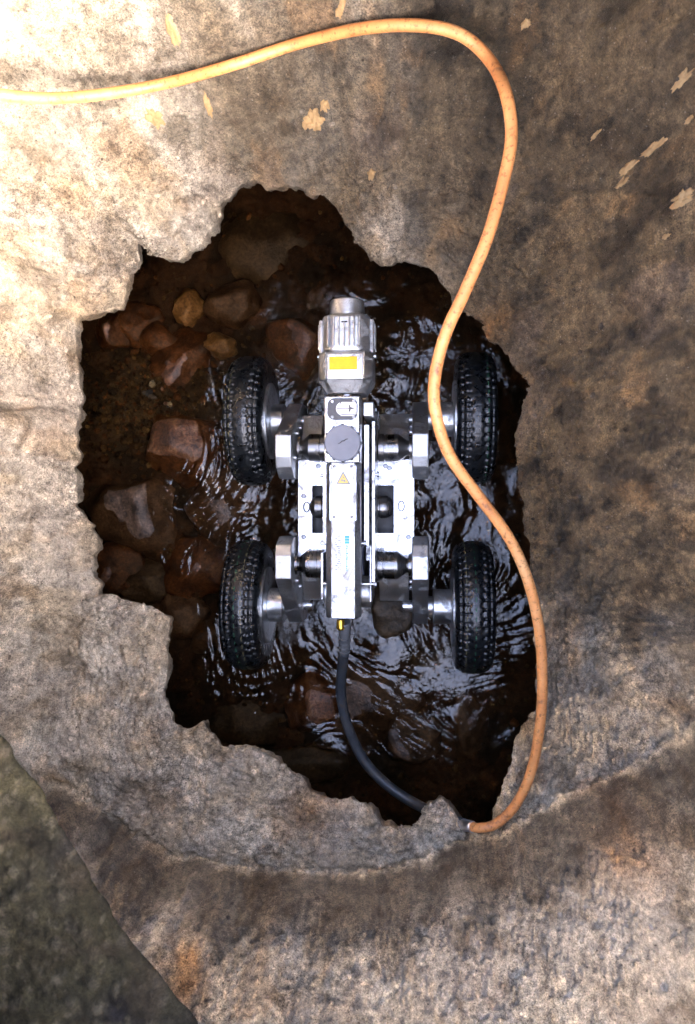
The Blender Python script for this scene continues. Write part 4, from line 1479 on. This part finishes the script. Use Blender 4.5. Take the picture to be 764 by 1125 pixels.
for sx in (-1, 1):       # side lugs and fins
    x0 = hx + sx * (a_m - 0.006)
    x1 = hx + sx * (a_m + 0.0005)
    part(MB().box(min(x0, x1), max(x0, x1), yv(385), yv(347), ZH - 0.020, ZH + 0.020, 0.003), 'side_cheek', M['cast'], head)
    for zz in (-0.012, 0, 0.012):
        part(MB().box(min(x1, x1 + sx * 0.002), max(x1, x1 + sx * 0.002), yv(380), yv(352), ZH + zz - 0.002, ZH + zz + 0.002, 0.0008), 'side_fin', M['cast'], head)
    part(MB().lathe([(0, 0.0034), (sx * 0.003, 0.0034), (sx * 0.0036, 0.002)], (hx + sx * a_m, yv(388), ZH + 0.012), 'X', 14), 'side_screw', M['steel'], head)
    part(MB().prism([(hx + sx * (a_m - 0.017), ZH + a_m - 0.002), (hx + sx * (a_m - 0.0135), ZH + a_m + 0.0018), (hx + sx * (a_m - 0.006), ZH + a_m - 0.006), (hx + sx * (a_m - 0.008), ZH + a_m - 0.010)], yv(417), yv(387), 'Y', bev=0.0006), 'corner_strip', M['cast'], head)
zs = ZH + a_m + 0.0006
part(MB().box(WX(362.0, zs), WX(392.6, zs), WY(404.6, zs), WY(390.0, zs), zs - 0.0015, zs, 0.0004, 1), 'yellow_sticker', M['yellow'], head)

# ------------------------------------------------------------------ tether cable
P0 = W(378, 683, 0.315)
tether = empty('tether_cable', P0)
tag(tether, 'orange cable with black hose end running from the robot up the wall', 'cable')
TO = tuple(P0)
HOSE = [W(378.5, 716, .275), W(376, 735, .245), W(375, 765, .215), W(383, 800, .195), W(402, 838, .185), W(430, 866, .19), W(462, 886, .21), W(488, 897, .275), W(503, 903.5, .37), W(510, 906, .398)]
MB().tube([W(378.5, 683, .318), W(378.8, 700, .300), W(378.5, 716, .275)], lambda q: 0.0105 - 0.0015 * q, 16).build('strain_relief', M['boot'], tether, TO)
for v, z, r in ((699, .301, .0108), (704, .294, .0106), (709, .286, .0103), (714, .279, .0100)):
    d = W(378.5, v + 3, z - 0.004) - W(378.6, v, z)
    MB().tube([W(378.6, v, z), W(378.6, v, z) + d * 0.35], r, 16, sub=2).build('boot_ring', M['boot'], tether, TO)
MB().lathe([(0, 0.006), (-0.004, 0.0068), (-0.014, 0.0068), (-0.017, 0.005)], W(374.5, 681, .322), 'Y', 18).build('brass_gland', M['brass'], tether, TO)
MB().tube(HOSE, 0.0093, 16, sub=10).build('black_hose', M['sheath'], tether, TO)
MB().tube([W(507.5, 905.2, .392), W(513, 907, .406), W(519.5, 908.6, .416)], 0.0088, 16, sub=4).build('ferrule', M['steel'], tether, TO)
ORG = [W(518, 908.2, .413), W(528, 909.5, .424), W(545, 905, .43), W(566, 885, .44), W(583, 850, .46), W(593, 800, .49), W(596, 750, .515), W(593, 695, .54), W(581, 640, .57), W(560, 592, .60),
       W(526, 545, .63), W(497, 505, .655), W(482, 467, .675), W(477, 425, .69), W(488, 372, .70), W(512, 318, .705), W(536, 260, .71), W(553, 200, .712), W(562, 150, .715),
       W(556, 103, .715)] + [W(u, v, on_wall(u, v).z + g) for u, v, g in ((538, 66, .085), (506, 38, .05), (460, 28, .025), (400, 31, .014), (330, 47, .012), (250, 73, .018), (180, 92, .03), (110, 104, .045), (50, 108, .06), (0, 104, .07), (-60, 96, .07))] + [
       (-0.535, 0.42, .80), (-0.47, 0.34, .95), (-0.392, 0.27, 1.09), (-0.392, 0.235, 1.20), (-0.43, 0.20, 1.245), (-0.56, 0.18, 1.24), (-0.85, 0.20, 1.236), (-1.3, 0.26, 1.236), (-2.2, 0.1, 1.236)]
MB().tube(ORG, 0.0072, 16, sub=10).build('orange_jacket', M['orange'], tether, TO)
